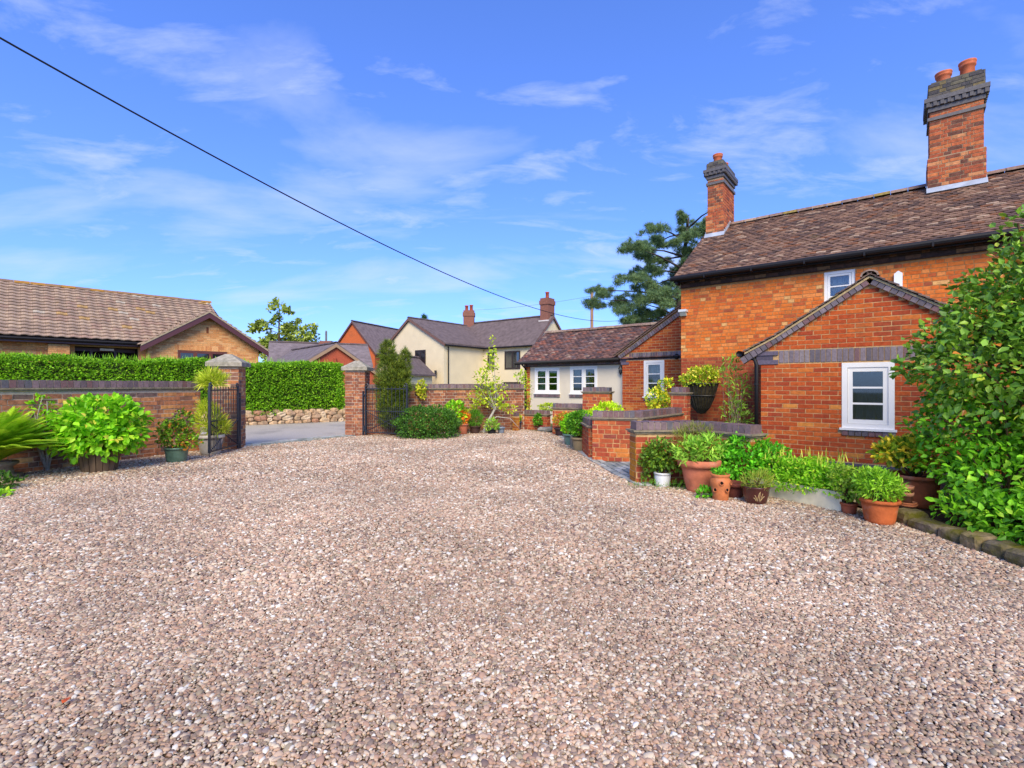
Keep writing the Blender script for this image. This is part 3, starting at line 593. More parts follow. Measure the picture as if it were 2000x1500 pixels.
# --- chimneys
B_CAP = P((98, 92, 84, 3), (84, 80, 80, 3), (112, 106, 88, 2), (124, 110, 78, 1.2))
def chimney(u0, u1, d0, d1, hb, hs, hbt, hc0, hc1, ht, pots, lefty):
    base = .035; mb = MB(s2l(176, 150, 116))
    mb.box(u0-base, u1+base, d0-base, d1+base, 4.3, hs); mb.box(u0, u1, d0, d1, hs, ht); ch = mb.build('chimney', M_mortar, cot)
    for (oo, ud, nr, L_) in (((u0-base, d0-base, 0), (1, 0), (0, -1), u1-u0+2*base), ((u1+base, d0-base, 0), (0, 1), (1, 0), d1-d0+2*base), ((u0-base, d1+base, 0), (0, -1), (-1, 0), d1-d0+2*base)):
        bricks(ch, oo, ud, nr, lay(None, ud, nr, lambda h: [(0, L_)], hb, hs-.005, 'flemish'), B_CHIM, M_oldbrick, .006, 60)
    for (oo, ud, nr, L_) in (((u0, d0, 0), (1, 0), (0, -1), u1-u0), ((u1, d0, 0), (0, 1), (1, 0), d1-d0), ((u0, d1, 0), (0, -1), (-1, 0), d1-d0)):
        bricks(ch, oo, ud, nr, lay(None, ud, nr, lambda h: [(0, L_)], hs+.012, hc0, 'flemish'), B_CHIM, M_oldbrick, .006, 90)
    mb = MB(s2l(106, 101, 97)); mb.box(u0-.035, u1+.035, d0-.035, d1+.035, hbt, hbt+.065); mb.build('band_course', M_blue, ch)
    mb = MB(s2l(98, 94, 92)); n = 3; hh = (hc1-hc0)/n
    for k in range(n):
        e = .03+.03*k; mb.box(u0-e, u1+e, d0-e, d1+e, hc0+hh*k+.002, hc0+hh*(k+1)-.006)
    mb.c = s2l(92, 90, 84); mb.box(u0-.02, u1+.02, d0-.02, d1+.02, hc1, ht); mb.build('cornice', M_blue, ch)
    for (oo, ud, nr, L_) in (((u0-.02, d0-.02, 0), (1, 0), (0, -1), u1-u0+.04), ((u1+.02, d0-.02, 0), (0, 1), (1, 0), d1-d0+.04), ((u0-.02, d1+.02, 0), (0, -1), (-1, 0), d1-d0+.04)):
        bricks(ch, oo, ud, nr, lay(None, ud, nr, lambda h: [(0, L_)], hc1+.006, ht, 'flemish'), B_CAP, M_oldbrick, .008, 30)
    mb = MB(s2l(90, 86, 84)); q = u0-.055
    while q < u1+.05: mb.box(q, q+.055, d0-.085, d0-.06, hc0+hh*1.05, hc0+hh*1.95); q += .11
    q = d0-.05
    while q < d1+.05: mb.box(u1+.06, u1+.085, q, q+.055, hc0+hh*1.05, hc0+hh*1.95); mb.box(u0-.085, u0-.06, q, q+.055, hc0+hh*1.05, hc0+hh*1.95); q += .11
    mb.build('dentils', M_blue, ch)
    mb = MB(s2l(104, 100, 84)); mb.box(u0+.02, u1-.02, d0+.02, d1-.02, ht, ht+.04); mb.build('flaunching', M_mortar, ch)
    for (pu, pd, r, z1) in pots:
        mb = MB(s2l(206, 112, 74)); h = z1-ht; mb.lathe([(r*1.05, 0), (r, h*.15), (r*.95, h*.7), (r*1.12, h*.74), (r*1.15, h*.82), (r*1.05, h*.86), (r*1.2, h*.92), (r*1.2, h), (r*.85, h), (r*.8, h*.5)], (pu, pd, ht), 20); mb.build('chimney_pot', M_terra, ch, True)
    mb = MB(s2l(168, 176, 186)); rise = (RG[1]-E[1])/(RG[0]-E[0]); zf = E[1]+(d0-base-E[0])*rise
    mb.prism([(u0-base-.02, d0-base-.10, zf-.01), (u0-base-.02, d0-base-.015, zf+.11), (u0-base-.02, d0-base, zf+.11), (u0-base-.02, d0-base, zf-.02)], (u1-u0+2*base+.04, 0, 0))
    for k in range(6):
        d = d0-base+k*.1
        if d > RG[0]: break
        z = E[1]+(d-E[0])*rise; mb.box(u1+base, u1+base+.014, d, d+.11, z, z+.16); mb.box(u0-base-.014, u0-base, d, d+.11, z, z+.16)
    mb.build('lead_flashing', M_lead, ch)
chimney(.02, .40, 1.9, 2.94, 4.95, 5.68, 6.47, 6.63, 6.88, 7.05, [(.2, 2.16, .105, 7.33), (.22, 2.68, .09, 7.27)], False)
chimney(4.45, 5.26, 2.1, 2.8, 5.2, 5.96, 6.74, 6.92, 7.2, 7.5, [(4.68, 2.42, .12, 7.82), (5.05, 2.42, .12, 7.9)], True)
# --- porch
PD = -1.95; PC = 3.62; PU0, PU1 = 2.09, 5.15; ph = (3.26, 3.92, .57, 1.60)
gs = .655; apex = 2.80; eh = 1.86
mb = MB(MORT_BUFF); panel(mb, (0, PD, 0), U_, N_, [(PU0, -.1), (PU1, -.1), (PU1, 1.84), (PC, apex), (PU0, 1.84)], [ph])
mb.quad((PU0, PD, 0), (PU0, -.001, 0), (PU0, -.001, 1.84), (PU0, PD, 1.84)); mb.quad((PU1, PD, 0), (PU1, -.001, 0), (PU1, -.001, 1.84), (PU1, PD, 1.84))
pw = mb.build('porch_wall', M_mortar, cot)
gl = lambda h: (max(PU0, PC-(apex-.02-h)/gs*1.02), min(PU1, PC+(apex-.02-h)/gs*1.02))
al = lambda h: cut([gl(h)] if h > 1.84 else [(PU0, PU1)], [ph], h)
bricks(pw, (0, PD, 0), U_, N_, [r for r in lay(None, U_, N_, al, .039, 1.615, off=PU0) if not (ph[0]-.12 < r[0]+r[1]*.5 < ph[1]+.12 and .46 < r[2] < .55 and ph[0] < r[0]+r[1]*.5 < ph[1])]+lay(None, U_, N_, al, 1.85, 2.76, off=PU0), B_PORCH, M_brick, .006, 300)
soldier(pw, (0, PD, 0), U_, N_, PU0+.28, PU1, 1.622, .215, B_BLUE)
soldier(pw, (0, PD, 0), U_, N_, ph[0]-.0, ph[1]+.02, ph[3-1]-.115, .085, B_BLUE, .085, .03, name='sill_brick')
tl = math.atan(gs)
for sgn in (1, -1):
    # raking blue soldier course under the verge
    n = 23; Ms = []; var = []
    A = np.array([sgn*math.cos(tl), 0, math.sin(tl)]); C = np.array([-sgn*math.sin(tl), 0, math.cos(tl)])
    o0 = np.array([PC-sgn*1.80, PD-.035, apex+.0-1.80*gs])
    Lr = 1.80/math.cos(tl); pt = Lr/n
    for i in range(n):
        Ms.append(frame(o0+A*(i*pt+.006)+C*.0, A, (0, -1, 0), C, pt-.010, .03, .115)); var.append(pick(B_BLUE)*2)
    emit(pw, Ms, var, brick_tmpl(B_BLUE, .004, .004), 'verge_brick', 'verge_bricks', M_blue)
    mb = MB(MORT_BUFF); mb.prism([tuple(o0+C*-.002+np.array([0, .006, 0])), tuple(o0+A*Lr+C*-.002+np.array([0, .006, 0])), tuple(o0+A*Lr+C*.118+np.array([0, .006, 0])), tuple(o0+C*.118+np.array([0, .006, 0]))], (0, .05, 0)); mb.build('verge_bedding', M_mortar, pw)
for (a, b) in ((PU0-.1, PU0+.27), (PU1-.27, PU1+.1)):     # corbelled kneelers
    mb = MB(s2l(104, 94, 106)); mb.box(a, b, PD-.03, PD+.05, 1.76, 1.83); mb.box(a+.05, b, PD-.022, PD+.05, 1.605, 1.68); mb.c = s2l(84, 76, 86); mb.box(a+.03, b-.08, PD-.014, PD+.05, 1.682, 1.758); mb.build('kneeler', M_blue, pw)
# porch roof with a slight kick at the eaves
prof = [(-1.78, apex+.13-1.72*gs+.02), (-1.30, apex+.13-1.30*gs), (0, apex+.13)]
pr_mb = MB(s2l(196, 172, 126))
for sgn in (1, -1):
    for (a, b) in zip(prof[:-1], prof[1:]):
        pr_mb.prism([(PC+sgn*a[0], PD-.075, a[1]), (PC+sgn*b[0], PD-.075, b[1]), (PC+sgn*b[0], PD-.075, b[1]-.035), (PC+sgn*a[0], PD-.075, a[1]-.035)], (0, -PD+.06, 0))
prf = pr_mb.build('porch_roof', M_mortar, cot)
T_PORCH = P((112, 92, 80, 4), (98, 80, 72, 3), (128, 106, 90, 3), (140, 122, 104, 1.4), (122, 110, 72, 1))
for sgn in (1, -1):
    for (a, b) in zip(prof[:-1], prof[1:]):
        pa = np.array([PC+sgn*a[0], 0, a[1]]); pb = np.array([PC+sgn*b[0], 0, b[1]]); S = np.linalg.norm(pb-pa)
        if sgn == 1: tiles(prf, (pa[0], .0, pa[2]+.004), (0, -1, 0), pb-pa, 2.06, S, .168, .105, T_PORCH, M_tile, th=.016, nind=130, jit=.016)
        else: tiles(prf, (pa[0], PD-.11, pa[2]+.004), (0, 1, 0), pb-pa, 2.06, S, .168, .105, T_PORCH, M_tile, th=.016, nind=130, jit=.016)
ridge_tiles(prf, (PC, PD-.13, apex+.12), (PC, 0, apex+.12), .12, RIDGE, M_tile, .42, h=.10)
mb = MB(BLACK); mb.tube([(PC-1.86, PD-.1, 1.80), (PC-1.86, 0, 1.80)], .055, 10); mb.build('porch_gutter', M_plast, cot, True)
mb = MB(BLACK); mb.tube([(PC-1.80, PD-.02, 1.77), (PU0-.10, PD+.0, 1.70), (PU0-.06, PD-.045, 1.6), (PU0-.06, PD-.045, .02)], .034, 10)
for z in (.5, 1.25): mb.tube([(PU0-.06, PD-.045, z), (PU0-.06, PD-.045, z+.03)], .041, 10)
mb.build('downpipe', M_plast, cot, True)
window(cot, (0, PD, 0), U_, N_, ph, 1, 3, fr=.075, sash=.062, bar=.03, back=.012, curtain=[(.12, .9, .12, .58, s2l(120, 122, 124))], label='white porch window of three stacked panes')
mb = MB(s2l(96, 92, 100)); mb.box(PU0-.02, PU1, PD-.05, PD, -.05, .02); mb.build('plinth', M_blue, pw)
mb = MB(s2l(240, 242, 245)); mb.prism([(3.89, -.08, 2.8), (4.01, -.08, 2.8), (4.01, -.08, 3.26), (3.95, -.08, 3.31), (3.89, -.08, 3.26)], (0, .079, 0)); mb.build('alarm_box', M_paint, cot)
# --- annex: brick half gable and rendered wing
AD = 1.8; ah = (-1.70, -1.107, .92, 1.94); asl = .635; agh = lambda u: 2.06+(u+2.36)*asl
mb = MB(MORT_BUFF); panel(mb, (0, AD, 0), U_, N_, [(-2.36, -.1), (0, -.1), (0, agh(0)), (-2.36, 2.06)], [ah]); aw = mb.build('annex_gable_wall', M_mortar, cot)
mb.c = MORT_BUFF
al = lambda h: cut([(-2.36 if h < 2.06 else -2.36+(h-2.06)/asl, -.02)], [ah], h)
bricks(aw, (0, AD, 0), U_, N_, lay(None, U_, N_, al, .0, 1.93, off=-2.36)+lay(None, U_, N_, al, 2.185, 3.5, off=-2.36), B_PORCH, M_brick, .006, 300)
soldier(aw, (0, AD, 0), U_, N_, -2.15, -.02, 1.957, .215, B_BLUE, .07)
tl = math.atan(asl); A = np.array([math.cos(tl), 0, math.sin(tl)]); C = np.array([-math.sin(tl), 0, math.cos(tl)]); o0 = np.array([-2.42, AD-.03, 2.06-.04-.02]); Ms = []; var = []
for i in range(37): Ms.append(frame(o0+A*(i*.075+.005), A, (0, -1, 0), C, .065, .03, .115)); var.append(pick(B_BLUE)*2)
emit(aw, Ms, var, brick_tmpl(B_BLUE, .004, .004), 'verge_brick', 'verge_bricks', M_blue)
mb = MB(MORT_BUFF); mb.prism([tuple(o0+np.array([0, .006, 0])), tuple(o0+A*2.8+np.array([0, .006, 0])), tuple(o0+A*2.8+C*.15+np.array([0, .006, 0])), tuple(o0+C*.15+np.array([0, .006, 0]))], (0, .05, 0)); mb.build('verge_bedding', M_mortar, aw)
mb = MB(s2l(120, 96, 84)); mb.prism([tuple(o0+C*.15+A*-.08+np.array([0, -.06, 0])), tuple(o0+A*2.86+C*.15+np.array([0, -.06, 0])), tuple(o0+A*2.86+C*.19+np.array([0, -.06, 0])), tuple(o0+C*.19+A*-.08+np.array([0, -.06, 0]))], (0, 3.6, 0)); vt = mb.build('annex_side_roof', M_tile, cot)
tiles(vt, tuple(o0+C*.185+A*-.1+np.array([0, 1.66, 0])), (0, -1, 0), tuple(A), 1.75, 2.9, .168, .1, T_PORCH, M_tile, th=.016, nind=60, jit=.016)
mb = MB(s2l(172, 180, 190)); mb.box(-.03, -.012, AD-.08, AD+3.4, 3.3, 3.75); mb.build('lead_flashing', M_lead, cot)
mb = MB(s2l(104, 94, 106)); mb.box(-2.46, -2.15, AD-.03, AD+.05, 1.99, 2.06); mb.box(-2.40, -2.15, AD-.022, AD+.05, 1.84, 1.91); mb.c = s2l(84, 76, 86); mb.box(-2.43, -2.24, AD-.014, AD+.05, 1.912, 1.988); mb.build('kneeler', M_blue, aw)
window(cot, (0, AD, 0), U_, N_, ah, 1, 3, fr=.07, sash=.05, bar=.028, back=.012, curtain=[(.1, .9, .62, .98, s2l(214, 210, 200)), (.1, .55, .05, .5, s2l(170, 170, 168))], label='white window in the brick half gable, partly behind a variegated shrub')
mb = MB(s2l(96, 92, 100)); mb.box(ah[0], ah[1], AD-.03, AD, ah[2]-.11, ah[2]-.032); mb.build('sill_bricks', M_blue, aw)
mb = MB(BLACK); mb.lathe([(0, .05), (.06, .05), (.075, .03), (.075, 0)], seg=20); o = mb.build('vent_cowl', M_plast, cot, True); o.location = (-.76, AD, 2.02); o.rotation_euler = (R(90), 0, 0)
CD = 2.0; w1 = (-5.66, -4.67, .98, 1.82); w2 = (-4.265, -3.29, .98, 1.84)
mb = MB(s2l(222, 210, 184)); panel(mb, (0, CD, 0), U_, N_, [(-5.86, -.1), (-2.36, -.1), (-2.36, 2.0), (-5.86, 2.0)], [w1, w2]); mb.quad((-2.36, AD, 0), (-2.36, CD, 0), (-2.36, CD, 2), (-2.36, AD, 2)); mb.build('rendered_wall', M_render, cot)
mb = MB(MORT_BUFF); mb.box(-6.06, -5.86, CD-.03, CD+.2, 0, 2.0); mb.prism([(-6.05, CD+.2, 0), (-6.05, CD+3.0, 0), (-6.05, CD+3.0, 2.0), (-6.05, CD+1.5, 3.05), (-6.05, CD+.2, 2.15)], (.12, 0, 0)); pier = mb.build('corner_pier', M_mortar, cot)
bricks(pier, (-6.06, CD-.03, 0), U_, N_, lay(None, U_, N_, lambda h: [(0, .2)], 0, 1.85), B_PORCH, M_brick, .005, 60)
for wi, (hh, lb) in enumerate(((w1, 'left white casement of the cream annex wall'), (w2, 'right white casement of the cream annex wall'))):
    window(cot, (0, CD, 0), U_, N_, hh, 2, 3, fr=.055, sash=.045, bar=.024, back=.012, curtain=[(.06, .3, .06, .96, s2l(196, 196, 188))], label=lb)
    mb = MB(MORT_PALE); mb.box(hh[0]-.02, hh[1]+.02, CD-.015, CD, hh[2]-.13, hh[2]-.034); mb.build('sill_bed', M_mortar, cot)
    soldier(cot, (0, CD-.015, 0), U_, N_, hh[0]-.02, hh[1]+.02, hh[2]-.125, .085, B_COPE, .075, .02, name='sill_brick')
mb = MB(s2l(58, 50, 54)); mb.box(-6.08, -2.37, CD-.06, CD, 1.86, 2.02); mb.build('eaves_corbel', M_blue, cot)
soldier(cot, (0, CD-.06, 0), U_, N_, -6.06, -2.4, 1.88, .07, B_COPE, .14, .035, name='dentil_brick')
AE, AR = (CD-.22, 2.02), (CD+1.45, 3.14)
mb = MB(s2l(60, 48, 44)); roofslab(mb, -6.2, -.05, AE, AR); roofslab(mb, -6.2, -.05, (AR[0]+1.6, 2.02), AR); arf = mb.build('annex_roof', M_tile, cot)
sv = (0, AR[0]-AE[0], AR[1]-AE[1]); S = math.hypot(sv[1], sv[2])
tiles(arf, (-6.22, AE[0]-.03, AE[1]-.01), (1, 0, 0), sv, 5.6, S, .168, .1, T_ANNX, M_tile, nind=300, jit=.009, sag=.02, th=.016, lift=.022)
ridge_tiles(arf, (-6.22, AR[0], AR[1]), (-.6, AR[0], AR[1]), .12, RIDGE, M_tile, .31)
mb = MB(BLACK); mb.tube([(-6.28, AE[0]-.07, 1.985), (-2.42, AE[0]-.07, 2.0)], .055, 10); mb.build('annex_gutter', M_plast, cot, True)
mb = MB(BLACK); mb.tube([(-6.0, AE[0]-.07, 1.95), (-6.0, CD-.08, 1.8), (-6.0, CD-.08, 0)], .034, 10); mb.build('downpipe', M_plast, cot, True)
mb = MB(BLACK); mb.box(-2.52, -2.36, AD+.10, AD+.12, 1.72, 1.75); mb.tube([(-2.47, AD+.1, 1.70), (-2.47, AD+.1, 1.62)], .05, 6); mb.tube([(-2.47, AD+.1, 1.88), (-2.47, AD+.1, 1.72)], [.005, .07], 6); mb.tube([(-2.47, AD+.1, 1.62), (-2.47, AD+.1, 1.55)], [.045, .01], 6); mb.build('wall_lantern', M_iron, cot)
mb = MB(s2l(210, 214, 214)); mb.box(-.02, .16, -.14, -.005, 2.93, 2.985); mb.c = s2l(190, 196, 180); mb.prism([(.0, -.13, 2.93), (.0, -.03, 2.93), (.0, -.02, 2.85), (.0, -.07, 2.84)], (.14, 0, 0)); mb.build('floodlight', M_paint, cot)

# ================================================================== brick walls and piers
def side_frames(p0, p1, th):
    p0 = np.array(p0, float); p1 = np.array(p1, float); d = p1-p0; D = np.linalg.norm(d); d /= D; n_ = np.array([d[1], -d[0]])   # right-hand side
    return [((p0+n_*th/2), d, n_, D), ((p1+n_*th/2), -n_, d, th), ((p1-n_*th/2), -d, -n_, D), ((p0-n_*th/2), n_, -d, th)]
def wall_thing(name, label, cat, pts, h, th, pal, mortar, m=M_oldbrick, cope=.1, bond='mixed', endpal=None, group=None, nind=300, pj=.004, jh=.05, copepal=B_COPE, corbel=True):
    o = pts[0]; t = thing(name, label, cat, (o[0], o[1], 0), 0, group); loc = [(p[0]-o[0], p[1]-o[1]) for p in pts]; hb = h-cope-(.045 if corbel else 0)
    segs = list(zip(loc[:-1], loc[1:])); mb = MB(mortar); allr = []
    for si, (a, b) in enumerate(segs):
        fr = side_frames(a, b, th); c4 = [tuple([*fr[k][0], -.05]) for k in range(4)]; mb.prism(c4, (0, 0, hb+.05+si*.0007))
    core = mb.build('wall_core', M_mortar, t); Ms = {}
    per = max(40, nind//len(segs))
    for si, (a, b) in enumerate(segs):
        for fi, (oo, ud, nr, L_) in enumerate(side_frames(a, b, th)):
            if fi == 1 and si < len(segs)-1 or fi == 3 and si > 0: continue
            wp = oo+ud*L_/2+np.array(o[:2]);
            if np.dot(-wp, nr) <= 0: continue
            bricks(t, (*oo, 0), ud, nr, lay(None, ud, nr, lambda h_: [(0, L_)], .0, hb-.01, bond), endpal if (endpal and fi in (1, 3)) else pal, m, .006, per if fi in (0, 2) else 60, pj=pj, jh=jh)
    # creasing and brick-on-edge coping
    mb = MB(s2l(150, 136, 112))
    for si, (a, b) in enumerate(segs):
        if corbel:
            for q, e in ((0, .05), (1, .09)):
                a_, b_ = np.array(a), np.array(b); d = (b_-a_)/np.linalg.norm(b_-a_); fr = side_frames(a_-d*e/2*(si == 0), b_+d*e/2, th+e); mb.prism([(*fr[k][0], hb+q*.022+.001*si) for k in range(4)], (0, 0, .021))
    if corbel: mb.build('creasing', M_stone, t)
    ct = brick_tmpl(copepal, .02, .01); Ms = []; var = []
    for a, b in segs:
        a = np.array(a); b = np.array(b); d = b-a; D = np.linalg.norm(d); d /= D; n_ = np.array([d[1], -d[0]]); n = max(1, round(D/.082)); p = D/n
        for i in range(n):
            q = a+d*(i*p+.004)-n_*(th/2+.0); hz = hb+(.045 if corbel else 0)
            Ms.append(frame((q[0], q[1], hz), (d[0], d[1], 0), (0, 0, 1), (n_[0], n_[1], 0), p-.013, cope+random.uniform(-.004, .004), th)); var.append(pick(copepal)*2+random.randint(0, 1))
    emit(t, Ms, var, ct, 'coping_brick', 'coping_bricks', M_blue, 150, 8)
    mb = MB(s2l(150, 136, 120))
    for a, b in segs:
        a_, b_ = np.array(a), np.array(b); d = (b_-a_)/np.linalg.norm(b_-a_); fr = side_frames(a_+d*.012, b_-d*.016, th-.02); mb.prism([(*fr[k][0], hb+(.045 if corbel else 0)) for k in range(4)], (0, 0, cope-.012))
    mb.build('coping_bed', M_mortar, t); return t
gd = np.array([.381, .924]); g0 = np.array([-6.8, 7.19])-np.array([.924, -.381])*.115
wall_thing('garden_wall', 'long weathered red brick garden wall with blue brick coping, left of the gate', 'wall', [tuple(g0-gd*5.5), tuple(g0+gd*2.25)], 1.32, .23, B_GARD, MORT_PALE, bond='flemish', cope=.11, jh=.08, pj=.006)
wall_thing('garden_wall', 'weathered brick wall with blue coping behind the clipped dome shrub and leaning tree', 'wall', [(-3.66, 12.24), (-1.5, 13.02), (.30, 13.72)], 1.27, .23, B_BACK, MORT_PALE, bond='flemish', cope=.10)
ALG = P((190, 128, 44, 4), (176, 112, 48, 3), (166, 96, 50, 3))
B_NEAR = P((183, 89, 55, 4), (168, 78, 53, 4), (195, 103, 59, 3), (154, 76, 61, 2), (205, 126, 63, 0.6))
wall_thing('low_wall', 'nearest low brick wall with blue coping, behind the row of herb pots', 'wall', [(1.56, 6.27), (2.38, 6.36), (2.62, 6.1), (2.86, 5.68)], .78, .22, B_NEAR, MORT_BUFF, M_brick, endpal=ALG)
wall_thing('low_wall', 'low brick wall with angled coping beside the narrow paved gap', 'wall', [(1.36, 8.16), (2.02, 7.98), (3.2, 9.4)], .82, .22, B_NEAR, MORT_BUFF, M_brick)
wall_thing('low_wall', 'short low brick wall running back behind the stone trough of shrubs', 'wall', [(1.44, 9.9), (1.42, 8.3)], .66, .22, B_NEAR, MORT_BUFF, M_brick)
wall_thing('low_wall', 'low brick wall with ochre stained left end in front of the cream annex', 'wall', [(1.08, 12.5), (1.98, 12.1)], .78, .22, B_NEAR, MORT_BUFF, M_brick, endpal=ALG)
wall_thing('low_wall', 'lowest brick planter wall under the left annex window', 'wall', [(.34, 13.9), (1.02, 13.5)], .54, .22, B_NEAR, MORT_BUFF, M_brick)
wall_thing('brick_pier', 'stout brick pier in front of the right casement of the cream annex', 'pier', [(1.72, 11.6), (2.3, 11.3)], 1.2, .22, B_NEAR, MORT_BUFF, M_brick, endpal=ALG)
wall_thing('brick_pier', 'brick pier beside the black hanging manger basket', 'pier', [(3.14, 9.5), (3.38, 9.32)], 1.21, .22, B_NEAR, MORT_BUFF, M_brick)
wall_thing('brick_pier', 'stub of orange brick under the leaning yellow leaved tree', 'pier', [(.06, 13.3), (.16, 13.2)], .5, .12, ALG, MORT_BUFF, M_brick, corbel=False)
wall_thing('garden_wall', 'dark brick wall between the road and the cream house', 'wall', [(-3.3, 22), (1.2, 20.5)], 1.30, .23, B_BACK, MORT_PALE, bond='flemish')
def pillar(label, c, rot, pal):
    hw = .235; t = thing('gate_pillar', label, 'gate pillar', (*c, 0), rot, 'brick pillars either side of the gateway'); mb = MB(MORT_PALE); mb.box(-hw, hw, -hw, hw, -.05, 1.60); mb.build('wall_core', M_mortar, t)
    for (oo, ud, nr) in (((-hw, -hw), (1, 0), (0, -1)), ((hw, -hw), (0, 1), (1, 0)), ((-hw, hw), (0, -1), (-1, 0))):
        bricks(t, (*oo, 0), ud, nr, lay(None, ud, nr, lambda h: [(0, 2*hw)], 0, 1.59, 'flemish'), pal, M_oldbrick, .006, 90, pj=.004, jh=.06)
    a = hw+.08; mb = MB(s2l(168, 160, 140)); v = [(-a, -a, 1.61), (a, -a, 1.61), (a, a, 1.61), (-a, a, 1.61), (-a, -a, 1.69), (a, -a, 1.69), (a, a, 1.69), (-a, a, 1.69), (-.05, -.05, 1.86), (.05, -.05, 1.86), (.05, .05, 1.86), (-.05, .05, 1.86)]
    mb.add(v, [(0, 3, 2, 1), (0, 1, 5, 4), (1, 2, 6, 5), (2, 3, 7, 6), (3, 0, 4, 7), (4, 5, 9, 8), (5, 6, 10, 9), (6, 7, 11, 10), (7, 4, 8, 11), (8, 9, 10, 11)]); mb.build('cap_stone', M_stone, t)
pillar('left brick gate pillar with pale pyramid stone cap, beside the long garden wall', (-5.6, 9.62), R(14), B_GARD)
pillar('right brick gate pillar with grey pyramid stone cap, beside the juniper', (-3.87, 12.2), R(2), B_BACK)
# ================================================================== iron gates
def gate(label, a, b, flip):
    a = np.array(a); b = np.array(b); d = b-a; L_ = np.linalg.norm(d); t = thing('iron_gate', label, 'gate', (*a, 0), math.atan2(d[1], d[0]), 'pair of open iron gates')
    c = s2l(44, 48, 56)
    def part(nm, fn): mb = MB(c); fn(mb); mb.build(nm, M_iron, t)
    part('hinge_stile', lambda m: (m.box(0, .03, -.018, .018, .03, 1.22), m.tube([(.015, 0, 1.22), (.02, 0, 1.27), (.06, 0, 1.285), (.09, 0, 1.25), (.07, 0, 1.215), (.05, 0, 1.23)], .014, 6)))
    part('end_stile', lambda m: (m.box(L_-.035, L_, -.018, .018, .08, 1.22), m.tube([(L_-.018, 0, 1.22), (L_-.022, 0, 1.27), (L_-.06, 0, 1.29), (L_-.1, 0, 1.25), (L_-.08, 0, 1.21), (L_-.055, 0, 1.225)], .015, 6)))
    for z, nm in ((.1, 'bottom_rail'), (.62, 'middle_rail'), (1.16, 'top_rail')): part(nm, lambda m: m.box(.03, L_-.035, -.009, .009, z-.011, z+.011))
    n = 11
    for i in range(1, n): part('bar', lambda m: m.tube([(L_*i/n, 0, .1), (L_*i/n, 0, 1.22)], .0065, 6))
    for i in range(n): part('dog_bar', lambda m: m.tube([(L_*(i+.5)/n, 0, .1), (L_*(i+.5)/n, 0, .70), (L_*(i+.5)/n, 0, .74)], [.006, .006, .001], 6))
    part('brace', lambda m: m.tube([(.03, .012, .6), (L_-.04, .012, .12)], .009, 6)); part('brace', lambda m: m.tube([(.03, -.012, .12), (L_-.04, -.012, .6)], .009, 6))
    part('drop_bolt', lambda m: m.tube([(L_-.05, -.02, .5), (L_-.05, -.02, .0)], .009, 6)); part('hinge', lambda m: (m.tube([(-.05, 0, .18), (.03, 0, .18)], .02, 8), m.tube([(-.04, 0, .12), (-.04, 0, .25)], .028, 8))); part('hinge', lambda m: m.tube([(-.05, 0, 1.0), (.03, 0, 1.02)], .018, 8))
    part('hanging_post', lambda m: m.box(-.075, -.045, -.02, .02, 0, 1.1))
gate('left iron gate leaf swung open by the cream pot', (-5.30, 9.42), (-5.19, 8.33), 0)
gate('right iron gate leaf swung open before the juniper', (-3.60, 11.93), (-2.45, 11.42), 1)

# ================================================================== hedge and its stone footing
def rough_stone(seed):
    r = random.Random(seed); v = []; 
    for z in (0, .35, .75, 1):
        k = (.42, .5, .48, .36)[int(z*3+.01)]
        for a in range(7):
            t = a/7*6.283; v.append((.5+k*math.cos(t)*(1+r.uniform(-.15, .15)), .5+k*math.sin(t)*(1+r.uniform(-.15, .15)), z*(1+r.uniform(-.08, .08))))
    f = [(i*7+a, i*7+(a+1) % 7, (i+1)*7+(a+1) % 7, (i+1)*7+a) for i in range(3) for a in range(7)]+[tuple(range(21, 28))]; return v, f
ROT = math.atan2(.584, .812)
sw = thing('stone_footing', 'low rubble stone wall under the long clipped hedge across the road', 'stone wall', (hA[0], hA[1], 0), ROT)
mb = MB(s2l(140, 122, 98)); mb.box(-3, 8.55, .12, 1.0, -.02, .38); mb.build('wall_core', M_stone, sw)
SP = P((206, 176, 138, 4), (190, 158, 122, 3), (176, 146, 116, 3), (214, 190, 156, 2), (170, 126, 98, 1.5)); st = [(*rough_stone(i), c) for i, (c, _) in enumerate(SP)]; Ms = []; var = []
for k, z in enumerate((-.03, .10, .22, .30)):
    x = -1.5-.1*k
    while x < 8.6:
        l = random.uniform(.16, .38); hgt = random.uniform(.11, .16); Ms.append(frame((x, -.02+.02*k+random.uniform(-.02, .02), z+random.uniform(-.015, .015)), (1, random.uniform(-.1, .1), random.uniform(-.06, .06)), (0, 1, 0), (0, 0, 1), l*1.05, .3, hgt)); var.append(pick(SP)); x += l
emit(sw, Ms, var, st, 'stone', 'rubble', M_stone, 200, 8)
hd = thing('clipped_hedge', 'long clipped green conifer hedge on a stone footing across the road', 'hedge', (hA[0], hA[1], 0), ROT)
mb = MB(s2l(58, 70, 34)); mb.box(-6, 8.3, .3, 1.2, .35, 1.85); mb.build('twig_core', M_bark, hd)
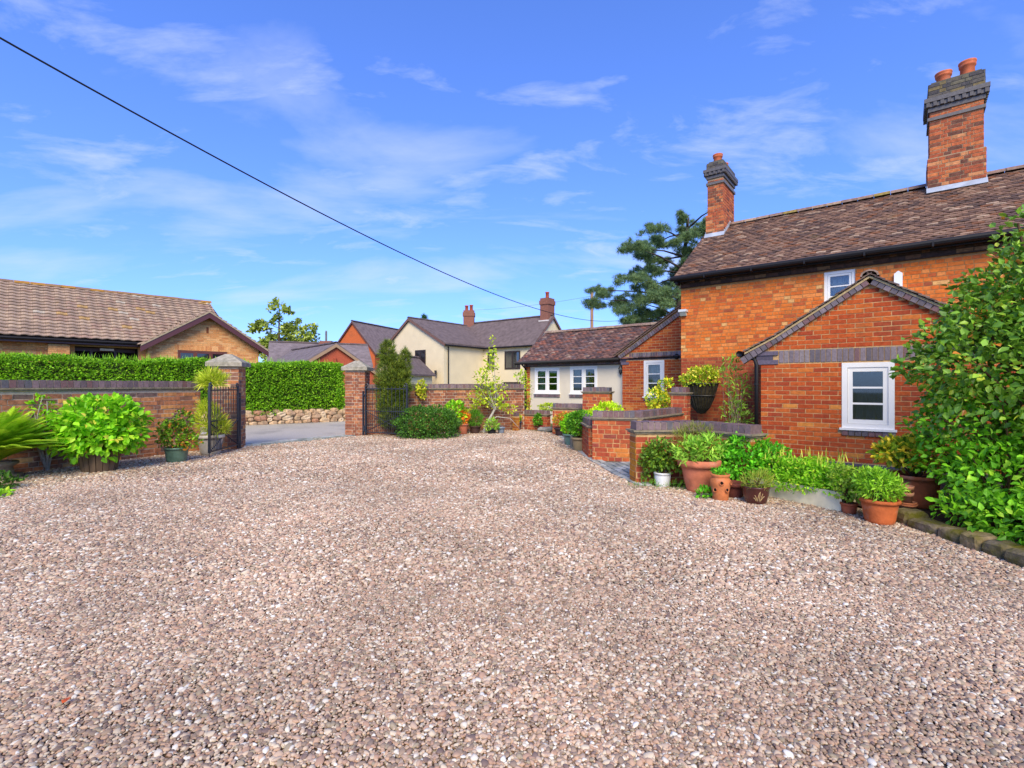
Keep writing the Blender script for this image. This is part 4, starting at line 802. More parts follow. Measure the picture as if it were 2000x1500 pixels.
def hedge_leaves():
    n = 52000; x = rng.uniform(-3, 8.5, n); f = rng.random(n); y = np.where(f < .62, .12+.18*rng.random(n)**1.5, .12+1.15*rng.random(n)); z = np.where(f < .62, .33+1.62*rng.random(n), 1.82+.16*rng.random(n))
    nb = 5000; xe = 8.25+.3*rng.random(nb); ye = .15+1.1*rng.random(nb); ze = .35+1.58*rng.random(nb)
    x = np.r_[x, xe]; y = np.r_[y, ye]; z = np.r_[z, ze]
    wob = .08*np.sin(x*2.3)+.04*np.sin(x*5.1+z*3)+.05*np.sin(z*4+x*1.3); y = y-wob*.8; z = z+.04*np.sin(x*1.9)+.03*np.sin(x*6.3)*(z > 1.85)
    ow = np.zeros((len(x), 3)); ow[:n, 1] = np.where(f < .62, -1, 0); ow[:n, 2] = np.where(f < .62, 0, 1); ow[n:, 0] = 1
    leaves(hd, np.c_[x, y, z], ow, .06, G_HEDGE, 'small', 0, up=.25, rnd=.85, sj=.55)
    k = 900; xs = rng.uniform(-3, 8.3, k); leaves(hd, np.c_[xs, .2+.9*rng.random(k), 1.92+.1*rng.random(k)], np.tile([0, 0, 1.], (k, 1)), .14, P((130, 196, 50, 3), (112, 182, 40, 2)), 'blade', 0, up=.8, rnd=.3, stuff='top_shoots')
hedge_leaves()

# ================================================================== bungalow across the road
e_ = (.70, .714); bg_ = thing('brick_bungalow', 'pale brick bungalow with brown interlocking tiled roof and maroon bargeboards behind the hedge', 'house', (-13.74, 18.4, 0), math.atan2(.714, .70))
W_ = 3.87; bh = (.92, 2.66, 1.7, 2.62)
MAR = s2l(92, 52, 50); mb = MB(MORT_BUFF)
panel(mb, (0, 0, 0), U_, N_, [(0, 0), (W_, 0), (W_, 2.78), (W_/2, 4.05), (0, 2.78)], [bh]); mb.quad((0, 0, 0), (0, .55, 0), (0, .55, 2.78), (0, 0, 2.78)); gw = mb.build('gable_wall', M_mortar, bg_)
al = lambda h: cut([(0, W_) if h < 2.78 else (W_/2-(4.05-h)/.656, W_/2+(4.05-h)/.656)], [bh], h)
bricks(gw, (0, 0, 0), U_, N_, lay(None, U_, N_, al, 1.2, 4.0), B_BUNG, M_brick, .005, 200, minpx=8)
soldier(gw, (0, 0, 0), U_, N_, bh[0]-.1, bh[1]+.1, 2.63, .21, B_BUNG, .075, .008, m=M_brick, nind=0)
mb = MB(MORT_BUFF); panel(mb, (0, .55, 0), U_, N_, [(-9, 0), (0, 0), (0, 2.75), (-9, 2.75)], [(-2.05, -.25, 0, 2.64), (-6, -4.35, 1.5, 2.64)]); mw2 = mb.build('front_wall', M_mortar, bg_)
bricks(mw2, (0, .55, 0), U_, N_, lay(None, U_, N_, lambda h: cut([(-7, 0)], [(-2.05, -.25, 0, 2.64), (-6, -4.35, 1.5, 2.64)], h), 1.2, 2.7), B_BUNG, M_brick, .005, 100, minpx=8)
mb = MB(s2l(40, 30, 28)); mb.box(-2.05, -.25, 1.2, 1.25, 0, 2.7); mb.box(-2.1, -2.05, .56, 1.2, 0, 2.7); mb.box(-.25, -.2, .56, 1.2, 0, 2.7); mb.box(-2.05, -.25, .56, 1.2, 2.65, 2.7); mb.build('entrance_recess', M_wood, bg_)
mb = MB(MAR); mb.box(-1.6, -1.52, 1.1, 1.19, 0, 2.5); mb.box(-.9, -.82, 1.1, 1.19, 0, 2.5); mb.box(-2.04, -.26, 1.1, 1.19, 2.5, 2.64); mb.build('door_frame', M_paint, bg_)
mb = MB(s2l(226, 214, 190)); mb.box(-1.35, -.95, .66, .74, 2.52, 2.6); mb.build('porch_light', M_paint, bg_)
mb = MB(MORT_BUFF); mb.box(-2.75, -2.2, .28, .55, 0, 2.66); pr = mb.build('porch_pier', M_mortar, bg_)
bricks(pr, (-2.75, .28, 0), U_, N_, lay(None, U_, N_, lambda h: [(0, .55)], 1.2, 2.62), B_BUNG, M_brick, .005, 40, minpx=8)
BRN = s2l(118, 66, 46)
window(bg_, (0, 0, 0), U_, N_, bh, 3, 1, c=BRN, back=-.01, glass=M_dglass, label='three-light brown window in the bungalow gable')
window(bg_, (0, .55, 0), U_, N_, (-6, -4.35, 1.5, 2.64), 2, 1, c=BRN, back=-.01, curtain=[(.02, .98, .02, .98, s2l(226, 230, 232))], label='brown window with white net curtain at the left of the bungalow')
BE, BR = (.08, 2.86), (3.2, 5.03)
mb = MB(s2l(90, 72, 64))
mb.prism([(-10, BE[0], BE[1]), (-10, BR[0], BR[1]), (-10, BR[0], BR[1]-.05), (-10, BE[0], BE[1]-.05)], (12.8, 0, 0)); mb.prism([(-10, 6.3, 2.86), (-10, BR[0], BR[1]), (-10, BR[0], BR[1]-.05), (-10, 6.3, 2.81)], (12.8, 0, 0))
mb.add([(2.8, BE[0], BE[1]), (2.8, BR[0], BR[1]), (4.3, 3.2, 2.9)], [(0, 1, 2)])
brf = mb.build('roof', M_ctile, bg_)
sv = (0, BR[0]-BE[0], BR[1]-BE[1]); S = math.hypot(sv[1], sv[2])
tiles(brf, (-7, BE[0]-.05, BE[1]-.02), (1, 0, 0), sv, 9.8, S, .30, .235, T_BUNG, M_ctile, th=.03, nind=300, wave=.95, stag=False, ovl=1.2, jit=.006, lift=.055, clip=lambda v: [(0, 9.8 if v > 1.9 else 7.0+v*.75)])
ridge_tiles(brf, (-7, BR[0], BR[1]+.02), (2.85, BR[0], BR[1]+.02), .13, P((150, 118, 84, 3), (138, 112, 92, 3), (170, 126, 62, 2)), M_ctile, .42, h=.11)
bp = (W_/2, 4.17); mb = MB(s2l(90, 72, 64))
for sgn in (1, -1):
    mb.prism([(W_/2-sgn*2.2, -.32, bp[1]-2.2*.656), (W_/2, -.32, bp[1]), (W_/2, -.32, bp[1]-.05), (W_/2-sgn*2.2, -.32, bp[1]-2.2*.656-.05)], (0, 2.45, 0))
gr = mb.build('gable_roof', M_ctile, bg_)
S = 2.2*math.hypot(1, .656)
tiles(gr, (W_/2-2.25, 2.0, bp[1]-2.25*.656+.0), (0, -1, 0), (1, 0, .656), 2.34, S, .30, .235, T_BUNG, M_ctile, th=.03, nind=60, wave=.95, stag=False, ovl=1.2, jit=.006, lift=.055)
tiles(gr, (W_/2+2.25, -.34, bp[1]-2.25*.656+.0), (0, 1, 0), (-1, 0, .656), 2.34, S, .30, .235, T_BUNG, M_ctile, th=.03, nind=40, wave=.95, stag=False, ovl=1.2, jit=.006, lift=.055)
mb = MB(s2l(176, 158, 128))
for sgn in (1, -1): mb.prism([(W_/2-sgn*2.22, -.36, bp[1]-2.22*.656-.01), (W_/2, -.36, bp[1]-.01), (W_/2, -.36, bp[1]+.05), (W_/2-sgn*2.22, -.36, bp[1]-2.22*.656+.05)], (0, .1, 0))
mb.build('verge_mortar', M_mortar, bg_)
for sgn in (1, -1):
    mb = MB(MAR); mb.prism([(W_/2-sgn*2.24, -.34, bp[1]-2.24*.656-.02), (W_/2, -.34, bp[1]-.02), (W_/2, -.34, bp[1]-.22), (W_/2-sgn*2.24, -.34, bp[1]-2.24*.656-.22)], (0, .03, 0)); mb.build('bargeboard', M_paint, bg_)
mb = MB(MAR); mb.box(-7.5, -.1, BE[0]+.04, BE[0]+.07, 2.69, 2.83); mb.box(-7.5, -.1, BE[0]+.07, .55, 2.69, 2.71); mb.build('fascia', M_paint, bg_)
mb = MB(BLACK); mb.tube([(-7.5, BE[0]-.03, 2.80), (-.2, BE[0]-.03, 2.80)], .055, 8); mb.build('gutter', M_plast, bg_)
mb = MB(s2l(140, 80, 52)); mb.box(W_/2-.04, W_/2+.04, -.012, 0, 3.35, 3.6); mb.build('vent_slit', M_brick, bg_)

# ================================================================== cream house and the red houses beyond
def gable_block(t, o, ax, ay, w, dpt, eave, rid, split, wallc, roofc, verge, wallm, ov=.25, rname='roof'):
    """gable wall along ax from o (width w), block extends along ay by dpt. split: ridge position along w"""
    o = np.array([*o, 0.]); ax = np.array([*ax, 0.]); ay = np.array([*ay, 0.]); Z = np.array([0, 0, 1.])
    mb = MB(wallc); prof = [(0, 0), (w, 0), (w, eave), (split, rid-.05), (0, eave)]
    mb.prism([tuple(o+ax*u+Z*h) for u, h in prof], tuple(ay*dpt)); wl = mb.build('wall', wallm, t)
    mb = MB(roofc); s1 = (rid-eave)/split; s2 = (rid-eave)/(w-split)
    for (u0, h0) in ((-ov, eave-ov*s1), (w+ov, eave-ov*s2)):
        mb.prism([tuple(o+ax*u0+Z*(h0+.02)-ay*ov*.6), tuple(o+ax*split+Z*(rid+.02)-ay*ov*.6), tuple(o+ax*split+Z*(rid+.14)-ay*ov*.6), tuple(o+ax*u0+Z*(h0+.14)-ay*ov*.6)], tuple(ay*(dpt+ov*1.2)))
    rf_ = mb.build(rname, M_ftile, t)
    if verge is not None:
        for (u0, h0) in ((-ov, eave-ov*s1), (w+ov, eave-ov*s2)):
            mb = MB(verge); mb.prism([tuple(o+ax*u0+Z*(h0-.14)-ay*(ov*.6+.03)), tuple(o+ax*split+Z*(rid-.14)-ay*(ov*.6+.03)), tuple(o+ax*split+Z*(rid+.06)-ay*(ov*.6+.03)), tuple(o+ax*u0+Z*(h0+.06)-ay*(ov*.6+.03))], tuple(ay*.025)); mb.build('bargeboard', M_paint, t)
    ridge_tiles(rf_, o+ax*split+Z*(rid+.1)-ay*.15, o+ax*split+Z*(rid+.1)+ay*(dpt+.15), .16, P((92, 82, 82, 1), (104, 90, 86, 1)), M_ftile, .45, h=.12)
    return wl
def far_window(t, o, ud, nr, u0, u1, h0, h1, c, nc=2):
    window(t, (*o, 0), ud, nr, (u0, u1, h0, h1), nc, 1, c=c, back=.05, depth=.04, sill=False, glass=M_dglass, fr=.07, sash=.05)
ch_ = thing('cream_house', 'cream rendered house of two wings with dark tiled roofs beyond the back wall', 'house', (-5.32, 38, 0), 0)
a_ = np.array([.605, .796]); b_ = np.array([-.796, .605]); CREAM = s2l(230, 213, 174); RC = s2l(112, 98, 94); VB = s2l(120, 84, 64)
gable_block(ch_, (0, 0), b_, a_, 7.0, 9.0, 4.55, 6.72, 4.0, CREAM, RC, VB, M_render)
I_ = a_*4.79; J_ = I_-b_*5.24
gable_block(ch_, J_, a_, b_, 5.4, 9.0, 4.55, 6.98, 2.7, CREAM, RC, VB, M_render)
BRW = s2l(58, 48, 44)
far_window(ch_, (0, 0), b_, -a_, 2.05, 3.3, 2.65, 4.1, BRW); far_window(ch_, (0, 0), b_, -a_, 1.7, 3.2, .3, 1.35, BRW)
far_window(ch_, I_, -b_, -a_, .45, 1.15, 2.55, 4.0, BRW, 1); far_window(ch_, I_, -b_, -a_, 2.3, 3.9, 2.55, 4.05, BRW); far_window(ch_, I_, -b_, -a_, 2.2, 3.9, .2, 1.5, BRW)
mb = MB(BLACK); nn = np.array([.796, -.605])
g1 = [tuple([*(nn*.3-a_*.1), 4.36]), tuple([*(nn*.3+a_*4.6), 4.36])]; mb.tube(g1, .07, 6); q = I_-a_*.3; mb.tube([(*(q+nn*.3), 4.36), (*(J_-a_*.3), 4.36)], .07, 6); mb.tube([(*(nn*.1+a_*.4), 4.3), (*(nn*.1+a_*.4), 0)], .05, 6); mb.build('rainwater_pipes', M_plast, ch_)
def far_chimney(t, c, w, d, h0, h1, pal, pots, ang):
    R2 = Matrix.Rotation(ang, 3, 'Z'); 
    def tr(mb): mb.v = [tuple(R2 @ Vector(v)+Vector((c[0], c[1], 0))) for v in mb.v]
    mb = MB(s2l(142, 96, 80)); mb.box(-w/2, w/2, -d/2, d/2, h0, h1); mb.box(-w/2-.06, w/2+.06, -d/2-.06, d/2+.06, h1-.55, h1-.2); tr(mb); ch = mb.build('chimney', M_oldbrick, t)
    mb = MB(s2l(214, 206, 196)); mb.box(-w/2-.1, w/2+.1, -d/2-.1, d/2+.1, h0, h0+.28); tr(mb); mb.build('lead_flashing', M_lead, ch)
    for x, hh in pots: mb = MB(s2l(176, 82, 58)); mb.lathe([(.16, h1), (.14, h1+hh*.8), (.18, h1+hh*.85), (.18, h1+hh), (.1, h1+hh)], (x, 0, 0), 10); tr(mb); mb.build('chimney_pot', M_terra, ch, True)
far_chimney(ch_, tuple(a_*7.3+b_*4.0), 1.0, .8, 6.2, 8.3, None, [(-.22, .5), (.22, .55)], 0)
far_chimney(ch_, tuple(J_+a_*2.7+b_*.5), 1.0, .8, 6.4, 8.55, None, [(0, .55)], math.atan2(a_[1], a_[0]))
mb = MB(BLACK); q = b_*.75-a_*.15; mb.box(q[0]-.08, q[0]+.08, q[1]-.2, q[1], 2.0, 2.4); mb.build('wall_lantern', M_iron, ch_)
ORB = s2l(200, 104, 60)
rh = thing('red_gabled_house', 'tall orange brick gable house behind the juniper and cream house', 'house', (-16.3, 50, 0), 0)
gable_block(rh, (-2.7, 1.2), (.94, -.34), (.34, .94), 5.4, 16, 4.6, 7.75, 2.7, ORB, s2l(124, 108, 104), s2l(96, 60, 48), M_brick)
far_window(rh, (-2.7, 1.2), (.94, -.34), (-.34, -.94), 3.3, 4.6, 3.3, 5.0, s2l(226, 226, 222))
rg = thing('red_brick_garage', 'low red brick gabled building with grey tiled roof just behind the hedge end', 'house', (-10.9, 30, 0), 0)
ga = np.array([.75, .66]); gb = np.array([-.66, .75])
gable_block(rg, tuple(ga*-3.5), ga, gb, 7.0, 8, 1.47, 3.72, 3.5, s2l(186, 94, 66), s2l(122, 110, 108), s2l(172, 140, 104), M_brick)
q_ = ga*0-gb*.01
mb = MB(s2l(160, 80, 58)); mb.box(q_[0]-.1, q_[0]+.1, q_[1]-.1, q_[1]-.02, 2.5, 2.9); mb.build('gable_vent', M_brick, rg)
rb = thing('red_brick_outbuilding', 'grey tiled building with short red chimney behind the low red gable', 'house', (-10.9, 37.5, 0), 0)
gable_block(rb, (0, 0), (-.4, .92), (-.92, -.4), 6, 7, 2.75, 4.45, 3, s2l(176, 88, 62), s2l(126, 114, 112), None, M_brick)
far_chimney(rb, (-3.9, 1.4), .9, .7, 3.4, 4.75, None, [], 0)
sc = thing('cream_outbuilding', 'small cream gable seen between the red gable and the juniper', 'house', (-8.55, 34, 0), 0)
gable_block(sc, (-1.2, 0), (.95, -.3), (.3, .95), 2.6, 4, 2.1, 3.25, 1.3, CREAM, RC, VB, M_render)

# ================================================================== trees, pole, cable
def pxp(x, y, Y): return ((x-1000)/950*Y, Y, CAMH-(y-752)/950*Y)
def tree(name, label, basepx, Y, clumps, n, size, pal, kind, trunkr, trunk_top, nbr=1, up=.1, bark=s2l(88, 74, 60), spread=1.2, shell=.3, hang=0, rnd=.8, sub=0):
    b = pxp(basepx, 752, Y); t = thing(name, label, 'tree', (b[0], Y, 0)); bl = []
    tp = pxp(*trunk_top, Y); top = Vector((tp[0]-b[0], 0, tp[2]))
    mb = MB(bark); mb.tube([(0, 0, 0), tuple(top*.35+Vector((.1, 0, 0))), tuple(top*.7), tuple(top)], [trunkr, trunkr*.8, trunkr*.5, trunkr*.15], 8); mb.build('trunk', M_bark, t, True)
    br = MB(bark)
    for (x, y, rx, rz) in clumps:
        c = pxp(x, y, Y); yo = random.uniform(-spread, spread); bx = (c[0]-b[0], yo, c[2], rx/950*Y, max(rx, rz)/950*Y*.8, rz/950*Y); bl.append(bx)
        hz = max(.15*top.z, min(.95*top.z, bx[2]-.25*abs(bx[0]))); k = hz/top.z; s = Vector((top.x*k, 0, hz)); e = Vector(bx[:3])
        br.tube([tuple(s), tuple(s.lerp(e, .5)+Vector((0, 0, .12))), tuple(e), tuple(e+Vector((math.copysign(bx[3]*.7, bx[0]), 0, .1)))], [trunkr*.2, trunkr*.12, trunkr*.06, trunkr*.02], 5, False)
    br.build('branches', M_bark, t, True)
    if sub:
        nb = []
        for q in bl:
            for _ in range(sub):
                d = np.clip(rng.normal(size=3)*.7, -1.05, 1.05); sc_ = random.uniform(.16, .44); nb.append((q[0]+d[0]*q[3], q[1]+d[1]*q[4], q[2]+d[2]*q[5]+(.12*q[3]*abs(d[0])*-1), q[3]*sc_*1.15, q[4]*sc_, max(q[5]*sc_, .12)))
        bl = nb
    p, d = blob_pts(bl, n, shell); leaves(t, p, d, size, pal, kind, 0, up=up, rnd=rnd, hang=hang, stuff='crown')
    return t
cedar = [(1352, 440, 20, 10), (1330, 432, 14, 7), (1300, 455, 30, 11), (1345, 470, 34, 16), (1262, 462, 22, 8), (1255, 490, 34, 10), (1220, 505, 22, 6), (1300, 500, 30, 12), (1345, 510, 34, 20), (1270, 525, 26, 9), (1295, 545, 34, 12), (1185, 552, 22, 8), (1225, 560, 30, 10), (1205, 575, 40, 9), (1255, 580, 36, 12), (1300, 585, 36, 14), (1330, 560, 26, 22), (1245, 605, 34, 14), (1290, 615, 40, 16), (1235, 625, 22, 10), (1320, 610, 30, 18), (1370, 430, 16, 9), (1372, 455, 18, 14), (1210, 610, 16, 5), (1360, 540, 20, 30), (1260, 638, 36, 12), (1310, 640, 36, 14)]
tree('cedar_tree', 'blue green cedar with tiered spreading branches behind the cottage', 1300, 27, cedar, 34000, .21, G_CED, 'tuft', .34, (1345, 425), up=.35, spread=2.2, shell=.1, rnd=1.0, sub=12, bark=s2l(74, 66, 58))
bt = [(540, 615, 12, 16), (555, 640, 20, 20), (512, 633, 14, 7), (525, 660, 16, 18), (575, 655, 20, 16), (600, 640, 14, 10), (590, 675, 26, 18), (540, 690, 26, 18), (570, 610, 10, 10), (500, 640, 12, 5), (610, 660, 10, 8), (565, 690, 26, 20), (545, 595, 8, 10), (520, 690, 20, 15)]
tree('broadleaf_tree', 'sparse olive green tree rising between the bungalow and red roofs', 545, 42, bt, 4600, .30, G_FAR, 'ovate', .16, (545, 592), spread=1.0, shell=.1, sub=10)
tree('conifer_top', 'tiny dark treetop poking above the cream house ridge', 829, 70, [(829, 622, 5, 6), (829, 628, 7, 5)], 260, .4, G_DARK, 'tuft', .12, (829, 618))
def pole(label, x, ytop, Y, r, c, bx=True):
    b = pxp(x, 752, Y); t = thing('utility_pole', label, 'utility pole', (b[0], Y, 0)); h = pxp(x, ytop, Y)[2]; mb = MB(c); mb.tube([(0, 0, 0), (0, 0, h-.12), (0, 0, h)], [r*1.15, r, r*.75], 10); mb.build('post', M_wood, t, True)
    if bx: mb = MB(BLACK); mb.box(r*.9, r+.2, -.12, .12, h-1.15, h-.6); mb.build('junction_box', M_plast, t); mb = MB(BLACK); mb.tube([(-.5, 0, h-.7), (.5, 0, h-.72)], .04, 6); mb.build('crossarm', M_plast, t)
pole('wooden utility pole rising behind the annex roof beside the cedar', 1156, 569, 38, .115, s2l(158, 124, 96))
pole('slim grey pole poking above the red roofs beside the olive green tree', 637, 646, 46, .09, s2l(120, 120, 110), False)
def cable(label, a, b, sag, r, n=60, c=(.012, .012, .014)):
    t = thing('overhead_cable', label, 'cable', a); mb = MB(c); a = Vector(a); b = Vector(b); mb.tube([tuple(a.lerp(b, k/n)-a-Vector((0, 0, 4*sag*(k/n)*(1-k/n)))) for k in range(n+1)], r, 6); mb.build('wire', M_wire, t, True)
def cpt(s): return (-8.4+16.6*s, 8+32*s, 6.95-.45*s)
cable('thick black overhead cable sagging across the whole sky', (-8.4-16.6*.12, 8-32*.12, 6.95+.054+.68), cpt(1.15)[:2]+(7.309,), 2.048, .017)
pt_ = pxp(1156, 578, 38)
cable('thin pale wire reaching left from the wooden pole', pt_, pxp(905, 606, 52), .25, .011, 20, s2l(120, 130, 150)); 

# ================================================================== planting: left of the gate
def ribbed_tub(t):
    mb = MB(s2l(120, 100, 78)); n = 18
    for k in range(n):
        a0, a1 = 2*math.pi*k/n+.02, 2*math.pi*(k+1)/n-.02
        for_ = [(r*math.cos(a), r*math.sin(a), z) for r, z in ((.2, 0), (.255, .3)) for a in (a0, a1)]; ins = [(r*math.cos(a), r*math.sin(a), z) for r, z in ((.18, 0), (.235, .3)) for a in (a0, a1)]
        mb.c = tuple(np.array(s2l(124, 102, 78))*random.uniform(.7, 1.15)); mb.add(for_+ins, [(0, 1, 3, 2), (2, 3, 7, 6), (0, 2, 6, 4), (1, 5, 7, 3)])
    mb.build('pot', M_wood, t); mb = MB(s2l(50, 40, 32)); mb.lathe([(0, .26), (.22, .26)], seg=18); mb.lathe([(.18, 0), (.22, .26)], seg=18); mb.build('soil', M_soil, t); return .26
plant('hydrangea', 'big round lime green hydrangea in a ribbed wooden tub against the garden wall', 'potted plant', (-5.98, 7.05, 0), [(0, 0, .68, .56, .48, .36), (.08, 0, .82, .45, .42, .24), (-.28, .05, .55, .34, .35, .26), (.3, 0, .55, .3, .35, .26), (0, -.12, .44, .46, .36, .24)], 2900, .088, P((116, 190, 34, 4), (134, 202, 44, 3), (94, 166, 30, 3), (154, 206, 62, 1), (190, 200, 90, .5)), 'ovate', ribbed_tub, 300, up=.15, hang=.25, rnd=.5, stem=16, shell=.6, wid=1.15)
plant('azalea', 'small azalea with reddish tips in a green glazed pot', 'potted plant', (-5.42, 7.86, 0), [(-.02, 0, .42, .24, .22, .22), (.1, 0, .68, .15, .15, .16), (.2, -.02, .33, .16, .16, .12), (-.12, 0, .55, .16, .16, .14)], 900, .055, P((96, 150, 34, 4), (78, 126, 30, 3), (170, 120, 48, 1.5), (122, 172, 44, 2), (60, 100, 30, 2)), 'ovate', pot_round(.13, .17, .25, s2l(92, 118, 96), M_glaze, .012, .03), 60, stem=9, r0=.014)
tp_ = plant('young_pine', 'tall young pine with a bare upper stem in a cream pot beside the left gate', 'potted plant', (-5.42, 8.75, 0), [(-.03, 0, .62, .20, .2, .24), (.12, 0, .5, .18, .18, .14), (-.12, 0, .86, .09, .09, .09)], 1500, .12, P((158, 188, 54, 4), (136, 172, 46, 3), (178, 202, 74, 2), (116, 150, 44, 2)), 'blade', pot_round(.15, .21, .36, s2l(206, 196, 176), M_pot, .015, .06), 0, up=.6, rnd=.5, stem=6)
stems(tp_, (0, 0, .6), [(.03, 0, 1.35)], .018, s2l(150, 130, 90), bend=.02); p_, d_ = blob_pts([(.03, 0, 1.34, .2, .18, .15), (-.1, 0, 1.3, .1, .1, .09)], 900, .2); leaves(tp_, p_, d_, .14, P((160, 192, 60, 4), (140, 176, 48, 3), (184, 206, 80, 2)), 'blade', 0, up=.7, rnd=.5, stuff='top_tuft')
def fern(label, loc, n, ln, dirs):
    t = thing('fern', label, 'fern', loc)
    mb = MB(s2l(150, 134, 110)); mb.lathe([(0, 0), (.27, 0), (.3, .03), (.3, .06), (.22, .065), (.2, .16), (.26, .2), (.26, .23), (.2, .23)], seg=24); mb.build('pot', M_stone, t, True)
    for i in range(n):
        a = dirs[0]+(dirs[1]-dirs[0])*random.random(); el = random.uniform(.6, 1.4); l = ln*random.uniform(.7, 1.1); h = Vector((math.cos(a), math.sin(a), 0)); pts = []
        for k in range(15):
            s = k/14; pts.append(Vector((0, 0, .22))+h*(l*s*math.cos(el)*(1+.15*s))+Vector((0, 0, l*(math.sin(el)*s-.36*s*s))))
        cbase = np.array(random.choice([s2l(138, 190, 44), s2l(116, 170, 40), s2l(160, 204, 60), s2l(98, 152, 40)])); mb = MB(tuple(cbase)); mb.tube(pts, [.006*(1-.7*k/14) for k in range(15)], 4, False); sd = h.cross(Vector((0, 0, 1)))
        for k in range(2, 60):
            s = k/60; q = s*14; i0 = min(int(q), 13); pp = pts[i0].lerp(pts[i0+1], q-i0); tg = (pts[i0+1]-pts[i0]).normalized(); wd = .13*math.sin(math.pi*min(1, s*.9+.12))**.7
            for sg in (1, -1):
                e = pp+sd*sg*wd+tg*wd*.55-Vector((0, 0, wd*.15)); mb.c = tuple(cbase*random.uniform(.8, 1.2)); mb.add([pp-tg*.007, pp+tg*.007, e], [(0, 1, 2)])
        mb.build('frond', M_leaf, t)
fern('large feathery fern in a stone pot at the left edge', (-6.85, 6.4, 0), 150, 1.12, (-1.5, 1.5))
plant('wall_shrub', 'small bare branched shrub between fern and hydrangea', 'shrub', (-6.68, 7.0, 0), [(0, 0, .55, .22, .12, .25), (-.1, 0, .95, .2, .1, .15), (.25, .1, .6, .2, .1, .12)], 300, .06, G_LIME, 'ovate', None, 60, stem=10, r0=.016, bark=s2l(170, 160, 146))
plant('ground_cover', 'small bright green creeping weed on gravel at far left', 'plant', (-5.75, 5.35, 0), [(-.1, 0, .03, .3, .2, .06)], 380, .05, G_LIME, 'ovate', None, 40, stem=0)
plant('pachysandra', 'dark low evergreen tuft under the fern at far left', 'plant', (-6.1, 5.75, 0), [(-.1, 0, .08, .3, .25, .12)], 500, .05, G_DARK, 'ovate', None, 40, stem=0)
# ---- behind the gate, along the back wall
plant('juniper', 'tall olive green upright juniper behind the right gate leaf', 'shrub', (-2.95, 11.95, 0), [(0, 0, .65, .34, .32, .6), (-.02, 0, 1.35, .38, .34, .62), (-.1, 0, 2.0, .2, .18, .36), (.32, 0, 1.75, .13, .13, .42), (.15, 0, 1.3, .34, .3, .5)], 7500, .10, G_JUN, 'tuft', None, 0, up=1.0, rnd=.5, stem=14, shell=.4, r0=.03)
plant('dome_shrub', 'dense dark green clipped dome shrub right of the gate leaf', 'shrub', (-2.0, 11.55, 0), [(0, 0, .3, .78, .55, .42), (-.2, 0, .38, .5, .5, .34), (.25, 0, .36, .5, .5, .34)], 9000, .045, P((62, 112, 42, 4), (78, 134, 50, 3), (50, 94, 38, 3), (98, 152, 58, 1)), 'small', None, 0, up=.3, shell=.75, stem=14, r0=.02)
plant('small_standard', 'little pale leaved standard shrub on a thin stem before the back wall', 'shrub', (-2.33, 12.45, 0), [(0, 0, 1.2, .13, .12, .16), (.03, 0, 1.0, .08, .08, .1)], 220, .07, P((190, 206, 70, 3), (150, 186, 50, 3), (216, 220, 130, 1)), 'ovate', None, 0, stem=4, r0=.01)
plant('lime_shrub', 'lime leaved hydrangea behind the clipped dome', 'shrub', (-1.45, 12.35, 0), [(0, 0, .55, .32, .25, .26)], 520, .085, G_LIME, 'ovate', None, 60, stem=8)
plant('orange_shrub', 'golden orange shrub in a terracotta pot beside the clipped dome', 'potted plant', (-1.24, 12.35, 0), [(0, 0, .42, .15, .15, .17), (.05, 0, .5, .12, .12, .12)], 520, .05, G_ORG, 'small', pot_round(.095, .12, .27, s2l(196, 116, 84), M_terra), 0, stem=6)
plant('grass_ball', 'rounded grassy evergreen in a dark brown pot', 'potted plant', (-.95, 12.55, 0), [(0, 0, .38, .19, .18, .2)], 1300, .09, G_MID, 'blade', pot_round(.11, .13, .2, s2l(74, 52, 44), M_pot), 0, up=.5, stem=0)
YT = [(-.12, 0, .9, .3, .2, .3), (.3, 0, 1.15, .34, .2, .3), (.05, 0, 1.4, .3, .2, .3), (.2, 0, 1.8, .22, .15, .35), (.6, .1, .62, .3, .15, .12), (.35, 0, .75, .3, .2, .2), (.25, 0, 2.2, .1, .1, .3), (-.25, 0, .6, .12, .12, .12)]
lt = plant('leaning_tree', 'sparse yellow green leaved small tree with pale leaning trunk before the back wall', 'tree', (-.75, 12.75, 0), YT, 760, .08, G_YEL, 'ovate', None, 60, stem=18, r0=.013, shell=.1, base=(.3, 0, .62), bark=s2l(186, 178, 162))
mb = MB(s2l(186, 178, 162)); mb.tube([(0, 0, 0), (.1, 0, .25), (.3, 0, .62), (.36, 0, .95), (.3, 0, 1.4)], [.045, .038, .03, .02, .01], 8); mb.tube([(.12, 0, .27), (.35, -.02, .42), (.7, -.05, .38), (.95, -.1, .12)], [.02, .015, .01, .005], 6); mb.build('trunk', M_bark, lt, True)
plant('bergenia', 'bright green leafy plant in a black pot below the leaning tree', 'potted plant', (-.52, 12.45, 0), [(0, 0, .22, .18, .16, .13)], 260, .09, G_SAGE, 'lance', pot_round(.09, .12, .15, s2l(40, 38, 40), M_plast), 30, stem=0)
def bare_pot(name, label, loc, *a, **k):
    t = thing(name, label, 'pot', loc); pot_round(*a, **k)(t); return t
bare_pot('plant_pot', 'empty blue grey glazed pot below the leaning tree', (-.28, 12.55, 0), .07, .09, .17, s2l(120, 130, 142), M_glaze)
plant('climber', 'straggly yellow leaved climber on the annex corner pier', 'climber', (.38, 14.3, 0), [(0, 0, .5, .2, .12, .35), (.02, 0, 1.1, .2, .12, .4), (-.1, 0, 1.5, .2, .12, .2)], 340, .075, G_YEL, 'ovate', None, 0, stem=12, r0=.012, shell=.2)
